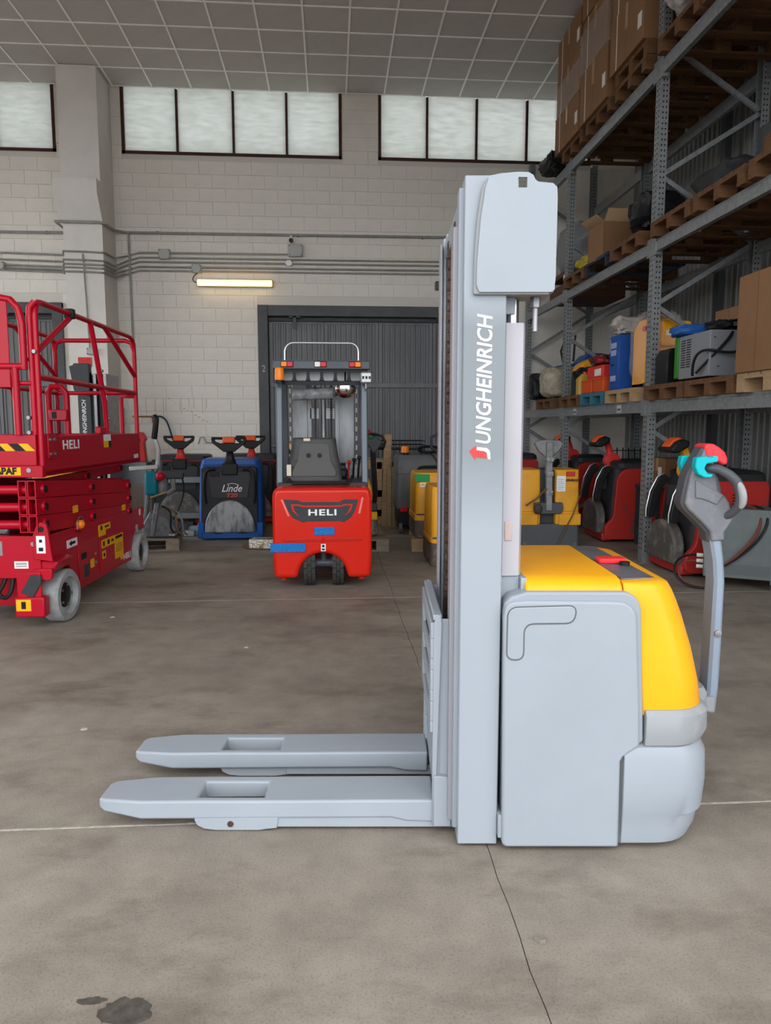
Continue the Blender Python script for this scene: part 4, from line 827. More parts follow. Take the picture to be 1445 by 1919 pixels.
# ------------------------------------------------------------ parked trucks along the back and under the rack
LRED = mat('worn_truck_red', (0.40,0.025,0.02), 0.45, col2=(0.10,0.05,0.045), thr=(0.58,0.78), vs=9)
LBLUE = mat('worn_truck_blue', (0.012,0.085,0.33), 0.38, col2=(0.25,0.28,0.32), thr=(0.66,0.78), vs=11)
FOOTM = mat('worn_platform_rubber', (0.09,0.085,0.08), 0.32, col2=(0.36,0.33,0.29), thr=(0.5,0.82), vs=7, bump=0.5, bs=30)
PANEL = mat('charcoal_panel', (0.024,0.025,0.029), 0.5, var=0.25, vs=6)
def plan3(x0,x1,y0,y1,r,z): return [(p[0],p[1],z) for p in rrect(x0,x1,y0,y1,r,4)]
def rider(label, cat, loc, rz, shell, col_h, group, name='platform_truck', logo=False, scale=1.0, tiller=True, fl=1.6, foot=None):
    """ride-on pallet truck with fold-up platform, front towards local -y"""
    t = thing(name, label, cat, loc, rz, group)
    MB().loft([plan3(-0.39,0.39,0.02,0.72,0.06,0.03),plan3(-0.395,0.395,0.0,0.74,0.07,0.10),plan3(-0.39,0.39,0.03,0.72,0.07,0.45),plan3(-0.375,0.375,0.09,0.70,0.07,0.90),plan3(-0.365,0.365,0.11,0.69,0.06,0.95)]).build('body_shell', shell, t)
    MB().loft([plan3(-0.355,0.355,0.08,0.72,0.05,0.93),plan3(-0.35,0.35,0.09,0.71,0.06,0.985),plan3(-0.32,0.32,0.12,0.68,0.06,1.0)]).build('hood_top', LBLUE if logo else PANEL, t)
    fp = MB().prism([(-0.36,0.16),(0.34,0.16),(0.335,0.89),(0.30,0.91),(-0.30,0.91),(-0.345,0.89)], 'y', -0.012, 0.10).build('front_panel', PANEL, t, 0.012)
    MB().prism([(-0.22,0.52),(0.22,0.52),(0.255,0.78),(0.25,0.85),(-0.25,0.85),(-0.255,0.78)], 'y', -0.022, 0.0).build('centre_panel', mat('charcoal_panel_light', (0.036,0.037,0.042), 0.45), fp, 0.006)
    bx('storage_pocket', BLACK, fp, -0.24,-0.12,-0.03,-0.018,0.79,0.84,0.008); bx('display', BLACK, fp, -0.09,0.10,-0.06,0.0,0.81,0.95,0.01)
    hd = [(0.305*math.cos(a),0.14+0.0*a+0.36*math.sin(a)) for a in [PI*k/16 for k in range(17)]]
    pf = MB().prism([(-0.305,0.10)]+[(p[0],p[1]) for p in reversed(hd)]+[(0.305,0.10)], 'y', -0.085, -0.03).build('foot_platform', foot or FOOTM, t, 0.012)
    for x in (-0.15, 0.15): MB().cyl((x-0.05,-0.05,0.10),(x+0.05,-0.05,0.10),0.02,8).build('platform_hinge', DGREY, t)
    for s in (-1, 1):
        MB().tube([(s*0.17,-0.035,0.885),(s*0.24,-0.05,0.88),(s*0.285,-0.06,0.84),(s*0.30,-0.065,0.74),(s*0.305,-0.065,0.60),(s*0.29,-0.06,0.46)], 0.022, 8).build('side_arm', BLACK, t)
        bx('step_edge', shell, t, s*0.36-0.04,s*0.36+0.04,-0.05,0.05,0.03,0.22,0.015)
        bx('fork', mat('black_fork'), t, s*0.19-0.08,s*0.19+0.08,0.70,fl,0.05,0.11,0.01)
    bx('step_sill', shell, t, -0.36,0.36,-0.05,0.04,0.02,0.11,0.01)
    MB().cyl((-0.05,0.3,0.12),(0.05,0.3,0.12),0.12,18).build('drive_wheel', RUBBER, t)
    for s in (-1, 1): MB().cyl((s*0.30,0.35,0.06),(s*0.34,0.35,0.06),0.06,14).build('castor_wheel', RUBBER, t)
    if tiller:
        MB().loft([plan3(-0.085,0.085,0.02,0.20,0.05,0.93),plan3(-0.06,0.06,0.06,0.16,0.04,1.0),plan3(-0.043,0.043,0.06,0.13,0.03,1.06),plan3(-0.045,0.045,0.03,0.10,0.03,1.14),plan3(-0.07,0.07,0.0,0.07,0.03,1.18)]).build('tiller_column', col_h, t)
        hw_ = 0.205
        hl = MB().prism([(-hw_,1.265),(-hw_-0.01,1.245),(-hw_+0.005,1.20),(-0.15,1.16),(-0.065,1.09),(0.065,1.09),(0.15,1.16),(hw_-0.005,1.20),(hw_+0.01,1.245),(hw_,1.265),(hw_-0.03,1.245),(hw_-0.04,1.22),(0.11,1.195),(0.05,1.20),(-0.05,1.20),(-0.11,1.195),(-hw_+0.04,1.22),(-hw_+0.03,1.245)], 'y', -0.01, 0.045).build('tiller_head', BLACK, t, 0.008)
        for s in (-1, 1): MB().cyl((s*0.05,0.017,1.255),(s*(hw_+0.003),0.017,1.258),0.017,10).build('handle_grip', BLACK, t)
        bx('switch_block', ORANGE, t, -0.075,0.075,-0.025,0.055,1.20,1.275,0.012)
    if not logo:
        for s in (-1, 1): MB().prism([(-0.02,0.16),(0.20,0.16),(0.16,0.50),(0.20,0.80),(0.24,0.92),(0.06,0.94),(0.0,0.5)], 'x', s*0.355, s*0.398).build('side_cover', PANEL, t, 0.008)
    if logo:
        text('brand_lettering', 'Linde', WHITE, fp, (0.02,-0.024,0.64), (PI/2,0,0), 0.125, 0.0008, 0.35, 0.0004, sx=0.9)
        MB().tube([(-0.03,-0.0245,0.692),(0.02,-0.0245,0.704),(0.07,-0.0245,0.70),(0.10,-0.0245,0.685)], 0.0035, 6).build('logo_swash', WHITE, fp)
        text('model_lettering', 'T20', mat('print_red', (0.65,0.08,0.04), 0.5), fp, (0.02,-0.024,0.555), (PI/2,0,0), 0.065, 0.0008, 0.2, 0.0012, sx=1.3)
    return t
G_T = 'parked ride-on pallet trucks'
def aisle_truck(label, loc, rz, col_h, fl=1.6):
    """worn red ride-on truck parked across the aisle: black core, red flanks, thick fold-up platform, curved arms; front towards -y"""
    t = thing('platform_truck', label, 'pallet truck', loc, rz, G_T)
    MB().loft([plan3(-0.33,0.33,0.03,0.70,0.05,0.05),plan3(-0.335,0.335,0.01,0.71,0.06,0.40),plan3(-0.325,0.325,0.06,0.70,0.06,0.88),plan3(-0.31,0.31,0.10,0.69,0.06,0.93)]).build('core_body', PANEL, t)
    MB().loft([plan3(-0.375,0.375,0.10,0.72,0.07,0.90),plan3(-0.37,0.37,0.09,0.71,0.08,0.96),plan3(-0.33,0.33,0.14,0.68,0.08,0.99)]).build('hood_top', PANEL, t)
    fkp = fillet([(-0.06,0.04),(0.72,0.04),(0.72,0.90),(0.16,0.90),(0.07,0.78),(0.04,0.30),(-0.06,0.21)], 0.07, 4)
    for s in (-1, 1):
        f_ = MB().prism(fkp, 'x', s*0.325, s*0.395).build('side_panel', LRED, t, 0.012)
        for k in range(7): bx('louvre', BLACK, f_, min(s*0.392,s*0.3975),max(s*0.392,s*0.3975),0.36,0.46,0.60+0.028*k,0.612+0.028*k)
        MB().prism([(0.24,0.12),(0.48,0.11),(0.50,0.35),(0.30,0.37)], 'x', s*0.39, s*0.3965).build('scrape_mark', mat('scraped_red', (0.22,0.045,0.04), 0.6, col2=(0.08,0.05,0.045), thr=(0.4,0.6), vs=18, stretch=(1,1,4)), f_)
        am = fillet([(0.02,0.93),(-0.06,0.90),(-0.13,0.76),(-0.165,0.58),(-0.165,0.50),(-0.085,0.50),(-0.07,0.64),(-0.02,0.80),(0.05,0.87)], 0.03, 3)
        a_ = MB().prism(am, 'x', s*0.215, s*0.285).build('side_arm', BLACK, t, 0.01)
        MB().tube([(s*0.25,0.0,0.935),(s*0.25,-0.065,0.90),(s*0.25,-0.135,0.76),(s*0.25,-0.17,0.58),(s*0.25,-0.168,0.50)], 0.007, 6).build('chrome_edge', mat('worn_chrome', (0.5,0.5,0.5), 0.3, 0.9), a_)
        bx('fork', mat('black_fork'), t, s*0.19-0.08,s*0.19+0.08,0.70,fl,0.05,0.11,0.01)
        MB().cyl((s*0.30,0.35,0.06),(s*0.33,0.35,0.06),0.06,14).build('castor_wheel', RUBBER, t)
    hd = [(-0.30,0.11)]+[(-0.30*math.cos(a),0.26+0.25*math.sin(a)) for a in [PI*k/14 for k in range(15)]]+[(0.30,0.11)]
    MB().prism(hd, 'y', -0.13, -0.02).build('foot_platform', FOOTM, t, 0.022, 3)
    bx('step_sill', LRED, t, -0.35,0.35,-0.08,0.05,0.02,0.12,0.02); bx('pocket_lid', DGREY, t, -0.12,0.12,-0.03,0.05,0.62,0.84,0.02)
    MB().cyl((-0.05,0.3,0.12),(0.05,0.3,0.12),0.12,18).build('drive_wheel', RUBBER, t)
    hb = MB().cyl((-0.05,0.13,0.98),(0.05,0.13,0.98),0.075,18).build('tiller_hub', BLACK, t)
    MB().lathe([(0.078,-0.055),(0.098,-0.05),(0.098,0.05),(0.078,0.055)], (0,0.13,0.98), 'x', 20).build('hub_ring', col_h, t)
    cl = MB().loft([[(p[0],y+p[1],z) for p in rrect(-w_,w_,-d,d,0.02,3)] for (y,z,w_,d) in ((0.12,1.02,0.055,0.05),(0.105,1.08,0.042,0.035),(0.085,1.15,0.042,0.033),(0.055,1.20,0.055,0.04),(0.01,1.235,0.085,0.045))]).build('tiller_column', col_h, t)
    MB().prism([(0.06,1.26),(0.055,1.21),(-0.05,1.15),(-0.11,1.15),(-0.13,1.19),(-0.07,1.255),(-0.01,1.285)], 'x', -0.16, 0.16).build('tiller_head', BLACK, t, 0.02, 2)
    MB().prism([(0.05,1.27),(-0.02,1.30),(-0.075,1.275),(-0.12,1.21),(-0.10,1.20),(-0.05,1.24)], 'x', -0.085, 0.085).build('switch_block', ORANGE, t, 0.01)
    return t
rider('blue ride-on pallet truck with black front panel and silver half-round platform', 'pallet truck', (-1.255,9.20,0), R(2), LBLUE, BLACK, G_T, logo=True, fl=1.35, foot=mat('scratched_silver_rubber', (0.30,0.31,0.32), 0.28, 0.2, col2=(0.03,0.03,0.032), thr=(0.44,0.72), vs=7, stretch=(1.5,1,0.5)))
rb_ = rider('red pallet truck with red tiller against the back wall beside the blue truck', 'pallet truck', (-2.13,10.55,0), 0, LRED, RED, G_T)
for z in (0.62, 0.12): bx('guard_bar', mat('grey_steel_bar', (0.17,0.18,0.19), 0.4, 0.4), rb_, -0.42,0.42,-0.15,-0.09,z,z+0.085,0.006)
rider('red pallet truck with tiller peeking out behind the blue truck', 'pallet truck', (-1.16,10.78,0), 0, LRED, RED, G_T, fl=1.4)
aisle_truck('worn red pallet truck under the rack between the two front uprights', (3.36,8.98,0), -PI/2-0.04, RED, 1.45)
aisle_truck('red pallet truck under the rack behind the yellow truck with raised red tiller', (3.38,9.76,0), -PI/2+0.0, RED, 1.5).location.y = 10.57
aisle_truck('farthest red pallet truck at the back of the rack aisle', (2.45,11.5,0), -PI/2, RED, 1.2)
aisle_truck('red and black pallet truck behind the grey stacker tiller', (3.32,6.895,0), -PI/2, YEL, 1.55)
# yellow pedestrian truck facing the camera, right of the mast
SKIRT = mat('scraped_grey_skirt', (0.075,0.08,0.088), 0.5, col2=(0.22,0.19,0.16), thr=(0.6,0.8), vs=10)
WYEL = mat('dusty_truck_yellow', (0.72,0.33,0.018), 0.38, col2=(0.50,0.24,0.03), thr=(0.5,0.85), vs=4)
GTIL = mat('grey_tiller_steel', (0.20,0.205,0.21), 0.35, 0.2, var=0.3, vs=14)
yt = thing('pallet_truck', 'yellow pedestrian pallet truck with taped grey tiller under the rack', 'pallet truck', (2.495,8.30,0), R(-3), 'yellow pedestrian trucks')
for s in (-1, 1):
    MB().loft([[(s*p[0],p[1],z) for p in rrect(0.085,0.365,0.0+d,0.60,0.03,4)] for z, d in ((0.28,0.0),(0.42,0.0),(0.43,0.02),(0.895,0.05),(0.905,0.06))]).build('front_cover', WYEL, yt)
    bx('bumper_corner', WYEL, yt, s*0.25-0.13,s*0.25+0.13,-0.025,0.10,0.265,0.40,0.012)
bx('centre_recess', DGREY, yt, -0.09,0.09,0.10,0.58,0.26,0.90,0.01)
MB().loft([plan3(-0.37,0.37,-0.02,0.62,0.05,0.02),plan3(-0.375,0.375,-0.02,0.62,0.05,0.10),plan3(-0.37,0.37,-0.01,0.62,0.05,0.28)]).build('skirt', SKIRT, yt)
MB().prism([(-0.15,0.40),(0.15,0.40),(0.17,0.46),(0.16,0.53),(-0.16,0.53),(-0.17,0.46)], 'y', -0.035, 0.12).build('tiller_yoke', SKIRT, yt, 0.008)
MB().loft([[(-0.036,-0.05+d,z),(0.036,-0.05+d,z),(0.036,0.03+d,z),(-0.036,0.03+d,z)] for z, d in ((0.44,0),(0.9,0.03),(1.22,0.03))]).build('tiller_pole', GTIL, yt, 0.006)
MB().prism([(-0.17,1.21),(-0.12,1.12),(-0.05,1.06),(0.05,1.06),(0.12,1.12),(0.17,1.21),(0.12,1.245),(0,1.255),(-0.12,1.245)], 'y', 0.03, 0.09).build('tiller_head', GTIL, yt, 0.01)
for z in (0.62,0.84,1.0): bx('tape_wrap', mat('crinkled_film'), yt, -0.04,0.04,-0.052,0.05,z,z+0.05,0.004)
pp = bx('paper_label', WHITE, yt, 0.095,0.20,0.015,0.03,0.655,0.835); 
for k in range(6): bx('label_line', mat('grey_print2', (0.3,0.3,0.32), 0.6), pp, 0.105,0.165+0.02*(k%2),0.0135,0.02,0.68+0.022*k,0.685+0.022*k)
bx('red_badge', RED, yt, 0.21,0.31,0.025,0.05,0.83,0.885,0.006)
text('brand_lettering', 'EINRICH', BLACK, yt, (0.278,0.017,0.785), (PI/2,0,0), 0.038, 0.002, 0.2, 0.001, sx=1.05)
MB().tube([(0.36,-0.03,0.62),(0.28,-0.045,0.40),(0.10,-0.06,0.04)], 0.008, 6).build('strap', mat('brown_strap', (0.14,0.08,0.045), 0.8), yt)
MB().tube([(-0.04,-0.06,0.70),(-0.15,-0.07,0.58),(-0.27,-0.05,0.50)], 0.010, 6).build('strap', mat('brown_strap'), yt)
MB().sphere((-0.13,-0.06,0.46),0.055,10,8,(0.9,0.5,1.1)).build('plug', mat('brown_plug', (0.06,0.045,0.035), 0.6), yt)
for s in (-1, 1): bx('fork', mat('black_fork'), yt, s*0.19-0.08,s*0.19+0.08,0.58,1.6,0.06,0.11,0.01)
def slim(label, loc, w_, h, skirt_h, tape=False, z0=0.0, name='pallet_truck'):
    t = thing(name, label, 'pallet truck', loc, 0, 'yellow pedestrian trucks')
    MB().loft([plan3(0,w_,0,0.7,0.05,skirt_h+z0),plan3(0,w_,0,0.7,0.06,0.35*h+z0),plan3(0.01,w_-0.01,0.025,0.69,0.06,0.36*h+z0),plan3(0.015,w_-0.015,0.04,0.68,0.06,h-0.04+z0),plan3(0.03,w_-0.03,0.06,0.66,0.05,h+z0)]).build('hood', WYEL, t)
    MB().loft([plan3(0.01,w_-0.01,0.01,0.7,0.05,z0+0.005),plan3(0.0,w_,0.0,0.7,0.06,z0+0.08),plan3(0.005,w_-0.005,0.005,0.7,0.06,skirt_h+z0)]).build('skirt', mat('rusty_skirt', (0.10,0.075,0.06), 0.5, col2=(0.26,0.22,0.2), thr=(0.5,0.75), vs=16), t)
    MB().tube([(w_/2,0.1,h-0.02+z0),(w_/2,0.12,h+0.25+z0)],0.03,8).build('tiller_pole', BLACK, t)
    MB().tube([(w_/2,0.1,h+0.22+z0),(w_/2-0.12,0.05,h+0.28+z0),(w_/2-0.13,0.02,h+0.40+z0),(w_/2-0.04,0.0,h+0.45+z0),(w_/2+0.08,0.0,h+0.42+z0)],0.017,8).build('tiller_handle', DGREY, t)
    if tape:
        bx('green_tape', mat('green_tape', (0.02,0.28,0.08), 0.5, bump=0.5, bs=40), t, 0.0,0.17,0.027,0.06,h-0.10+z0,h-0.015+z0,0.004)
        pl_ = bx('white_label', WHITE, t, 0.06,0.25,0.024,0.05,h-0.16+z0,h-0.11+z0); bx('label_print', mat('orange_print', (0.8,0.4,0.05), 0.5), pl_, 0.07,0.11,0.0225,0.03,h-0.14+z0,h-0.122+z0); bx('label_print', BLACK, pl_, 0.13,0.17,0.0225,0.03,h-0.14+z0,h-0.128+z0)
    bx('seam', SKIRT, t, 0.02,w_-0.02,0.002,0.02,0.355*h+z0,0.365*h+z0+0.008)
    return t
slim('yellow pedestrian truck with green tape and white label standing on a pallet', (0.935,8.20,0), 0.62, 0.735, 0.20, True, 0.146)
slim('plain yellow pedestrian truck with rusty skirt just left of the tall mast', (0.985,7.22,0), 0.62, 0.80, 0.24)
# tiller truck beside the red forklift
tt = thing('pallet_truck', 'yellow and black tiller truck standing on a pallet right of the red forklift', 'pallet truck', (0.36,8.22,0.146), 0, 'yellow pedestrian trucks')
MB().prism([(-0.25,0.40),(0.14,0.40),(0.10,0.56),(0.02,0.78),(-0.04,0.82),(-0.25,0.82)], 'y', 0.05, 0.5).build('hood', WYEL, tt, 0.03, 3)
bx('hood_band', DGREY, tt, -0.25,0.155,0.02,0.5,0.30,0.40,0.02); bx('lower_cover', WYEL, tt, -0.25,0.155,0.03,0.5,0.20,0.30,0.02)
MB().lathe([(0.10,0),(0.17,0.02),(0.17,0.2)], (0.0,0.25,0.0), 'z', 18).build('drive_cover', mat('wrapped_grey_skirt', (0.13,0.12,0.11), 0.3, col2=(0.4,0.38,0.36), thr=(0.5,0.7), vs=20), tt)
MB().tube([(0.10,0.1,0.28),(0.13,0.05,0.50),(0.11,0.0,0.80),(0.10,0.0,1.0)], 0.032, 8).build('tiller_pole', BLACK, tt)
MB().prism([(0.03,1.15),(0.02,1.08),(0.07,1.02),(0.10,0.96),(0.13,0.97),(0.19,1.05),(0.20,1.10),(0.10,1.17)], 'y', -0.04, 0.04).build('tiller_head', DGREY, tt, 0.01)
MB().tube([(0.06,-0.03,1.17),(0.13,-0.06,1.17),(0.20,-0.07,1.15),(0.235,-0.07,1.09),(0.22,-0.06,1.03),(0.17,-0.03,1.02)], 0.016, 8).build('loop_handle', BLACK, tt)
MB().sphere((0.045,-0.02,1.19),0.035,10,8).build('belly_switch', mat('dull_red', (0.25,0.03,0.025), 0.5), tt); bx('thumb_wheel', mat('dark_green', (0.01,0.09,0.05), 0.5), tt, 0.05,0.11,-0.05,0.0,1.12,1.17,0.01)
# dark grey floor scrubber with amber beacon
SCRB = mat('scrubber_grey', (0.115,0.118,0.122), 0.45, var=0.2, vs=5)
fs_ = thing('floor_scrubber', 'dark grey floor scrubber with small orange beacon near the gate', 'floor scrubber', (0.87,9.60,0), 0)
MB().loft([plan3(0,0.75,0,1.0,0.06,0.32),plan3(-0.01,0.76,-0.01,1.0,0.07,0.40),plan3(-0.005,0.75,0,1.0,0.07,0.78)]).build('lower_tank', SCRB, fs_)
MB().loft([plan3(0.0,0.75,0.0,1.0,0.06,0.785),plan3(0.01,0.74,0.01,0.99,0.06,0.98),plan3(0.04,0.72,0.05,0.95,0.06,1.03)]).build('upper_tank', SCRB, fs_)
bx('rear_cover', BLACK, fs_, 0.0,0.30,-0.02,0.1,0.09,0.33,0.02); bx('chassis', BLACK, fs_, 0.02,0.70,0.1,1.0,0.10,0.34,0.01)
bx('reflector', mat('red_reflector', (0.65,0.01,0.03), 0.3), fs_, 0.03,0.125,-0.035,0.0,0.29,0.345,0.006)
MB().lathe([(0.055,0),(0.055,0.03)], (0.10,0.1,1.03), 'z', 16).build('beacon_base', BLACK, fs_); MB().lathe([(0.052,0),(0.052,0.06),(0.044,0.085),(0.0,0.088)], (0.10,0.1,1.06), 'z', 16).build('beacon', AMBER, fs_)
MB().tube([(0.245,-0.04,0.12),(0.245,-0.04,0.82),(0.28,-0.05,0.87),(0.34,-0.05,0.88),(0.66,-0.05,0.88),(0.72,-0.05,0.85)], 0.018, 8).build('push_handle', BLACK, fs_)
MB().tube(bez((0.3,0.08,1.04),(0.4,0.0,1.12),(0.55,-0.03,1.0),(0.52,-0.05,0.80),12), 0.008, 6).build('cable', BLACK, fs_)
MB().tube([(0.28+0.14*(1+math.cos(a)),0.14,1.10+0.04*math.sin(a)) for a in [2*PI*k/14 for k in range(14)]], 0.022, 6, closed=True).build('cable_coil', BLACK, fs_)
for (x, m_) in ((0.20,WHITE),(0.03,SCRB)): MB().cyl((x-0.02,-0.02,0.07),(x+0.02,-0.02,0.07),0.07,14).build('castor', m_, fs_)
MB().cyl((0.4,0.5,0.11),(0.65,0.5,0.11),0.11,16).build('drive_wheel', RUBBER, fs_)
# dark stacker with lettered mast behind the scissor lift
ds = thing('pallet_stacker', 'charcoal pallet stacker with lettered mast behind the scissor lift', 'pallet stacker', (-3.12,9.85,0), 0)
CHAR = mat('charcoal_paint', (0.05,0.054,0.06), 0.42)
bx('mast_rail', CHAR, ds, -0.13,0.03,0,0.10,0.03,2.10,0.006); bx('mast_rail', CHAR, ds, -0.13,0.03,0.55,0.65,0.03,2.10,0.006)
MB().prism([(-0.22,2.17),(-0.17,2.18),(-0.16,2.205),(0.03,2.205),(0.03,1.78),(-0.17,1.86)], 'y', -0.02, 0.10).build('mast_head_cover', CHAR, ds, 0.01)
for k, (x, m_) in enumerate(((0.08,STEEL),(0.15,BLACK),(0.21,STEEL))): bx('inner_mast_rail', m_, ds, x-0.02,x+0.02,0.03,0.6,0.05,2.08,0.004)
text('brand_lettering', 'JUNGHEINRICH', WHITE, ds, (-0.055,-0.0015,1.50), UPTEXT, 0.072, 0.001, 0.2, 0.001, sx=0.95)
bx('cross_member', CHAR, ds, -0.1,0.02,0.1,0.55,1.9,2.0); bx('body', YEL, ds, -0.75,-0.16,-0.05,0.7,0.05,0.85,0.04); bx('mast_base', CHAR, ds, -0.18,0.25,0,0.65,0.0,0.08,0.01)
for y in (0.05, 0.45): bx('fork', CHAR, ds, 0.2,1.2,y,y+0.16,0.03,0.09,0.01)
# steel cabinet on castors with hoses, right edge
gc = thing('charger_cabinet', 'grey steel battery charger cabinet on castors with hanging cables', 'charger', (3.24,6.13,0), R(-30))
CABM = mat('cabinet_grey_green', (0.13,0.15,0.15), 0.45, 0.1, var=0.15, vs=8)
MB().prism([(0,0.10),(0.62,0.10),(0.62,0.62),(0.56,0.70),(0,0.70)], 'y', 0, 0.40).build('cabinet_body', CABM, gc, 0.006)
bx('side_panel', mat('cabinet_dark', (0.10,0.115,0.115), 0.5), gc, -0.004,0.0,0.02,0.38,0.12,0.66)
bx('lower_plate', mat('cabinet_dark'), gc, 0.18,0.52,-0.003,0.0,0.13,0.22)
for k in range(3): MB().cyl((-0.06,0.08,0.17+0.05*k),(0.0,0.08,0.17+0.05*k),0.018,10).build('cable_gland', mat('cream_gland', (0.6,0.57,0.5), 0.5), gc)
for (x, y) in ((0.07,0.06),(0.55,0.06),(0.07,0.34),(0.55,0.34)):
    c_ = MB().cyl((x-0.012,y,0.035),(x+0.012,y,0.035),0.035,12).build('castor_wheel', WHITE, gc); MB().box(x-0.02,x+0.02,y-0.02,y+0.02,0.065,0.10).build('castor_fork', STEEL, c_)
MB().tube(bez((-0.06,0.08,0.27),(-0.30,-0.05,0.30),(-0.30,-0.12,0.0),(0.02,-0.10,0.012),14), 0.011, 7).build('cable', BLACK, gc)
MB().tube(bez((-0.06,0.08,0.22),(-0.26,-0.05,0.24),(-0.26,-0.1,0.0),(0.06,-0.07,0.012),14), 0.009, 7).build('cable', mat('maroon_cable', (0.16,0.04,0.03), 0.6), gc)
for k, dx in enumerate((0.0,0.05)): MB().tube(bez((0.30+dx,0.2,0.71),(0.50+dx,-0.06,0.75),(0.50+dx,-0.05,0.45),(0.05+dx,-0.05,0.12+0.05*k),16), 0.012, 7).build('hose', BLACK if k else mat('maroon_cable'), gc)
MB().tube(bez((0.50,0.3,0.70),(0.62,0.1,0.82),(0.66,0.0,0.5),(0.70,0.1,0.55),12), 0.012, 7).build('hose', BLACK, gc)
rc = thing('charger_cabinet', 'red steel tool cabinet under the rack behind the grey cabinet', 'cabinet', (3.93,7.44,0), 0)
bx('cabinet_body', mat('cabinet_red', (0.50,0.02,0.02), 0.4), rc, 0,0.45,0,0.5,0.05,0.88,0.01); bx('cabinet_top', BLACK, rc, -0.02,0.47,-0.02,0.52,0.88,0.92,0.01); bx('open_shelf', BLACK, rc, 0.20,0.42,-0.004,0.1,0.60,0.80,0.004)
for x in (0.05,0.40): bx('foot', BLACK, rc, x-0.03,x+0.03,0.05,0.45,0.0,0.05)
# pallet with a stripped floor machine, left
MACH = mat('machine_grey', (0.16,0.165,0.17), 0.45, 0.2, var=0.4, vs=18); TEAL = mat('teal_housing', (0.0,0.14,0.18), 0.4)
fm = thing('floor_machine', 'stripped grey and teal cleaning machine with loose hoses on a pallet', 'machine', (-1.98,8.55,0.146), 0)
MB().prism([(-0.16,0.0),(0.20,0.0),(0.22,0.10),(0.10,0.22),(-0.08,0.30),(-0.18,0.12)], 'y', -0.1, 0.25).build('base_frame', MACH, fm, 0.02)
bx('motor', TEAL, fm, -0.12,0.02,-0.12,0.05,0.48,0.75,0.03); MB().cyl((0.05,0,0.50),(0.05,0,0.70),0.07,16).build('pump', MACH, fm)
MB().cyl((0.0,0.02,0.66),(0.0,0.12,0.86),0.045,12).build('column', MACH, fm); MB().tube([(0.0,0.05,0.80),(0.02,0.02,1.0),(-0.02,0.0,1.15)],0.024,8).build('handle', mat('pale_metal', (0.42,0.42,0.41), 0.4, 0.4), fm)
MB().tube([(-0.02,0.0,1.12),(0.0,-0.02,1.22),(0.015,-0.02,1.34),(-0.01,0,1.37)],0.033,8).build('grip', BLACK, fm)
MB().sphere((0.06,-0.12,0.70),0.055,14,10).build('red_knob', mat('crimson', (0.35,0.005,0.02), 0.35), fm)
MB().box(-0.06,0.30,-0.05,0.03,0.66,0.74).build('gearbox', DGREY, fm, 0.02); MB().tube([(0.12,-0.08,0.50),(0.20,-0.08,0.55),(0.18,-0.05,0.66)],0.03,8).build('lever', MACH, fm)
MB().bar((-0.05,-0.13,0.02),(0.02,-0.13,0.40),0.05,0.06).build('leg_strut', MACH, fm, 0.01); MB().bar((-0.20,0.1,0.05),(-0.12,0.1,0.55),0.04,0.05).build('leg_strut', MACH, fm, 0.01); MB().bar((-0.30,-0.02,0.78),(0.02,-0.02,0.80),0.06,0.05).build('bracket', mat('pale_metal'), fm, 0.01)
for k in range(3): MB().tube(bez((0.06+0.02*k,-0.1,0.36),(0.3+0.05*k,-0.2,0.3),(0.05+0.1*k,-0.2,0.1),(0.26+0.04*k,-0.12,0.03),12),0.011,6).build('hose', (BLACK, mat('brown_strap'), MACH)[k], fm)
MB().cyl((-0.05,-0.16,0.46),(0.12,-0.14,0.52),0.012,8).build('brass_pipe', mat('brass', (0.55,0.40,0.2), 0.35, 0.9), fm); MB().cyl((0.20,-0.20,0.04),(0.20,-0.2,0.06),0.05,14).build('disc', STEEL, fm)
MB().tube(bez((0.28,0.0,0.66),(0.34,-0.05,0.5),(0.25,-0.05,0.35),(0.18,-0.08,0.2),12),0.010,6).build('hose', BLACK, fm)
# loose silver forks lying behind it
for k in range(2):
    f2 = bx('steel_fork', mat('silver_paint', (0.35,0.37,0.39), 0.35, 0.3), None, -2.15,-1.68-0.08*k,9.95-0.45*k,10.07-0.45*k,0.0,0.07,0.01)
    tag(f2, ('silver fork blade on the floor, the longer of two by the blue truck','silver fork blade on the floor, the shorter of two by the blue truck')[k], 'fork', 'silver fork blades')
wf_ = thing('wrapped_fork', 'foil-wrapped rusty fork tip sticking out left of the red forklift', 'fork', (-1.03,8.45,0), R(-10))
MB().prism([(0,0.03),(0.05,0.0),(0.43,0.0),(0.43,0.11),(0.08,0.11),(0,0.07)], 'y', 0, 0.22).build('fork_blade', mat('rusty_blade', (0.12,0.075,0.05), 0.5, 0.3), wf_, 0.006)
bx('foil_wrap', mat('crinkled_foil', (0.62,0.57,0.50), 0.2, 0.5, bump=1.0, bs=45, col2=(0.30,0.18,0.06), thr=(0.55,0.7), vs=7), wf_, 0.08,0.42,-0.006,0.20,0.01,0.118,0.01)
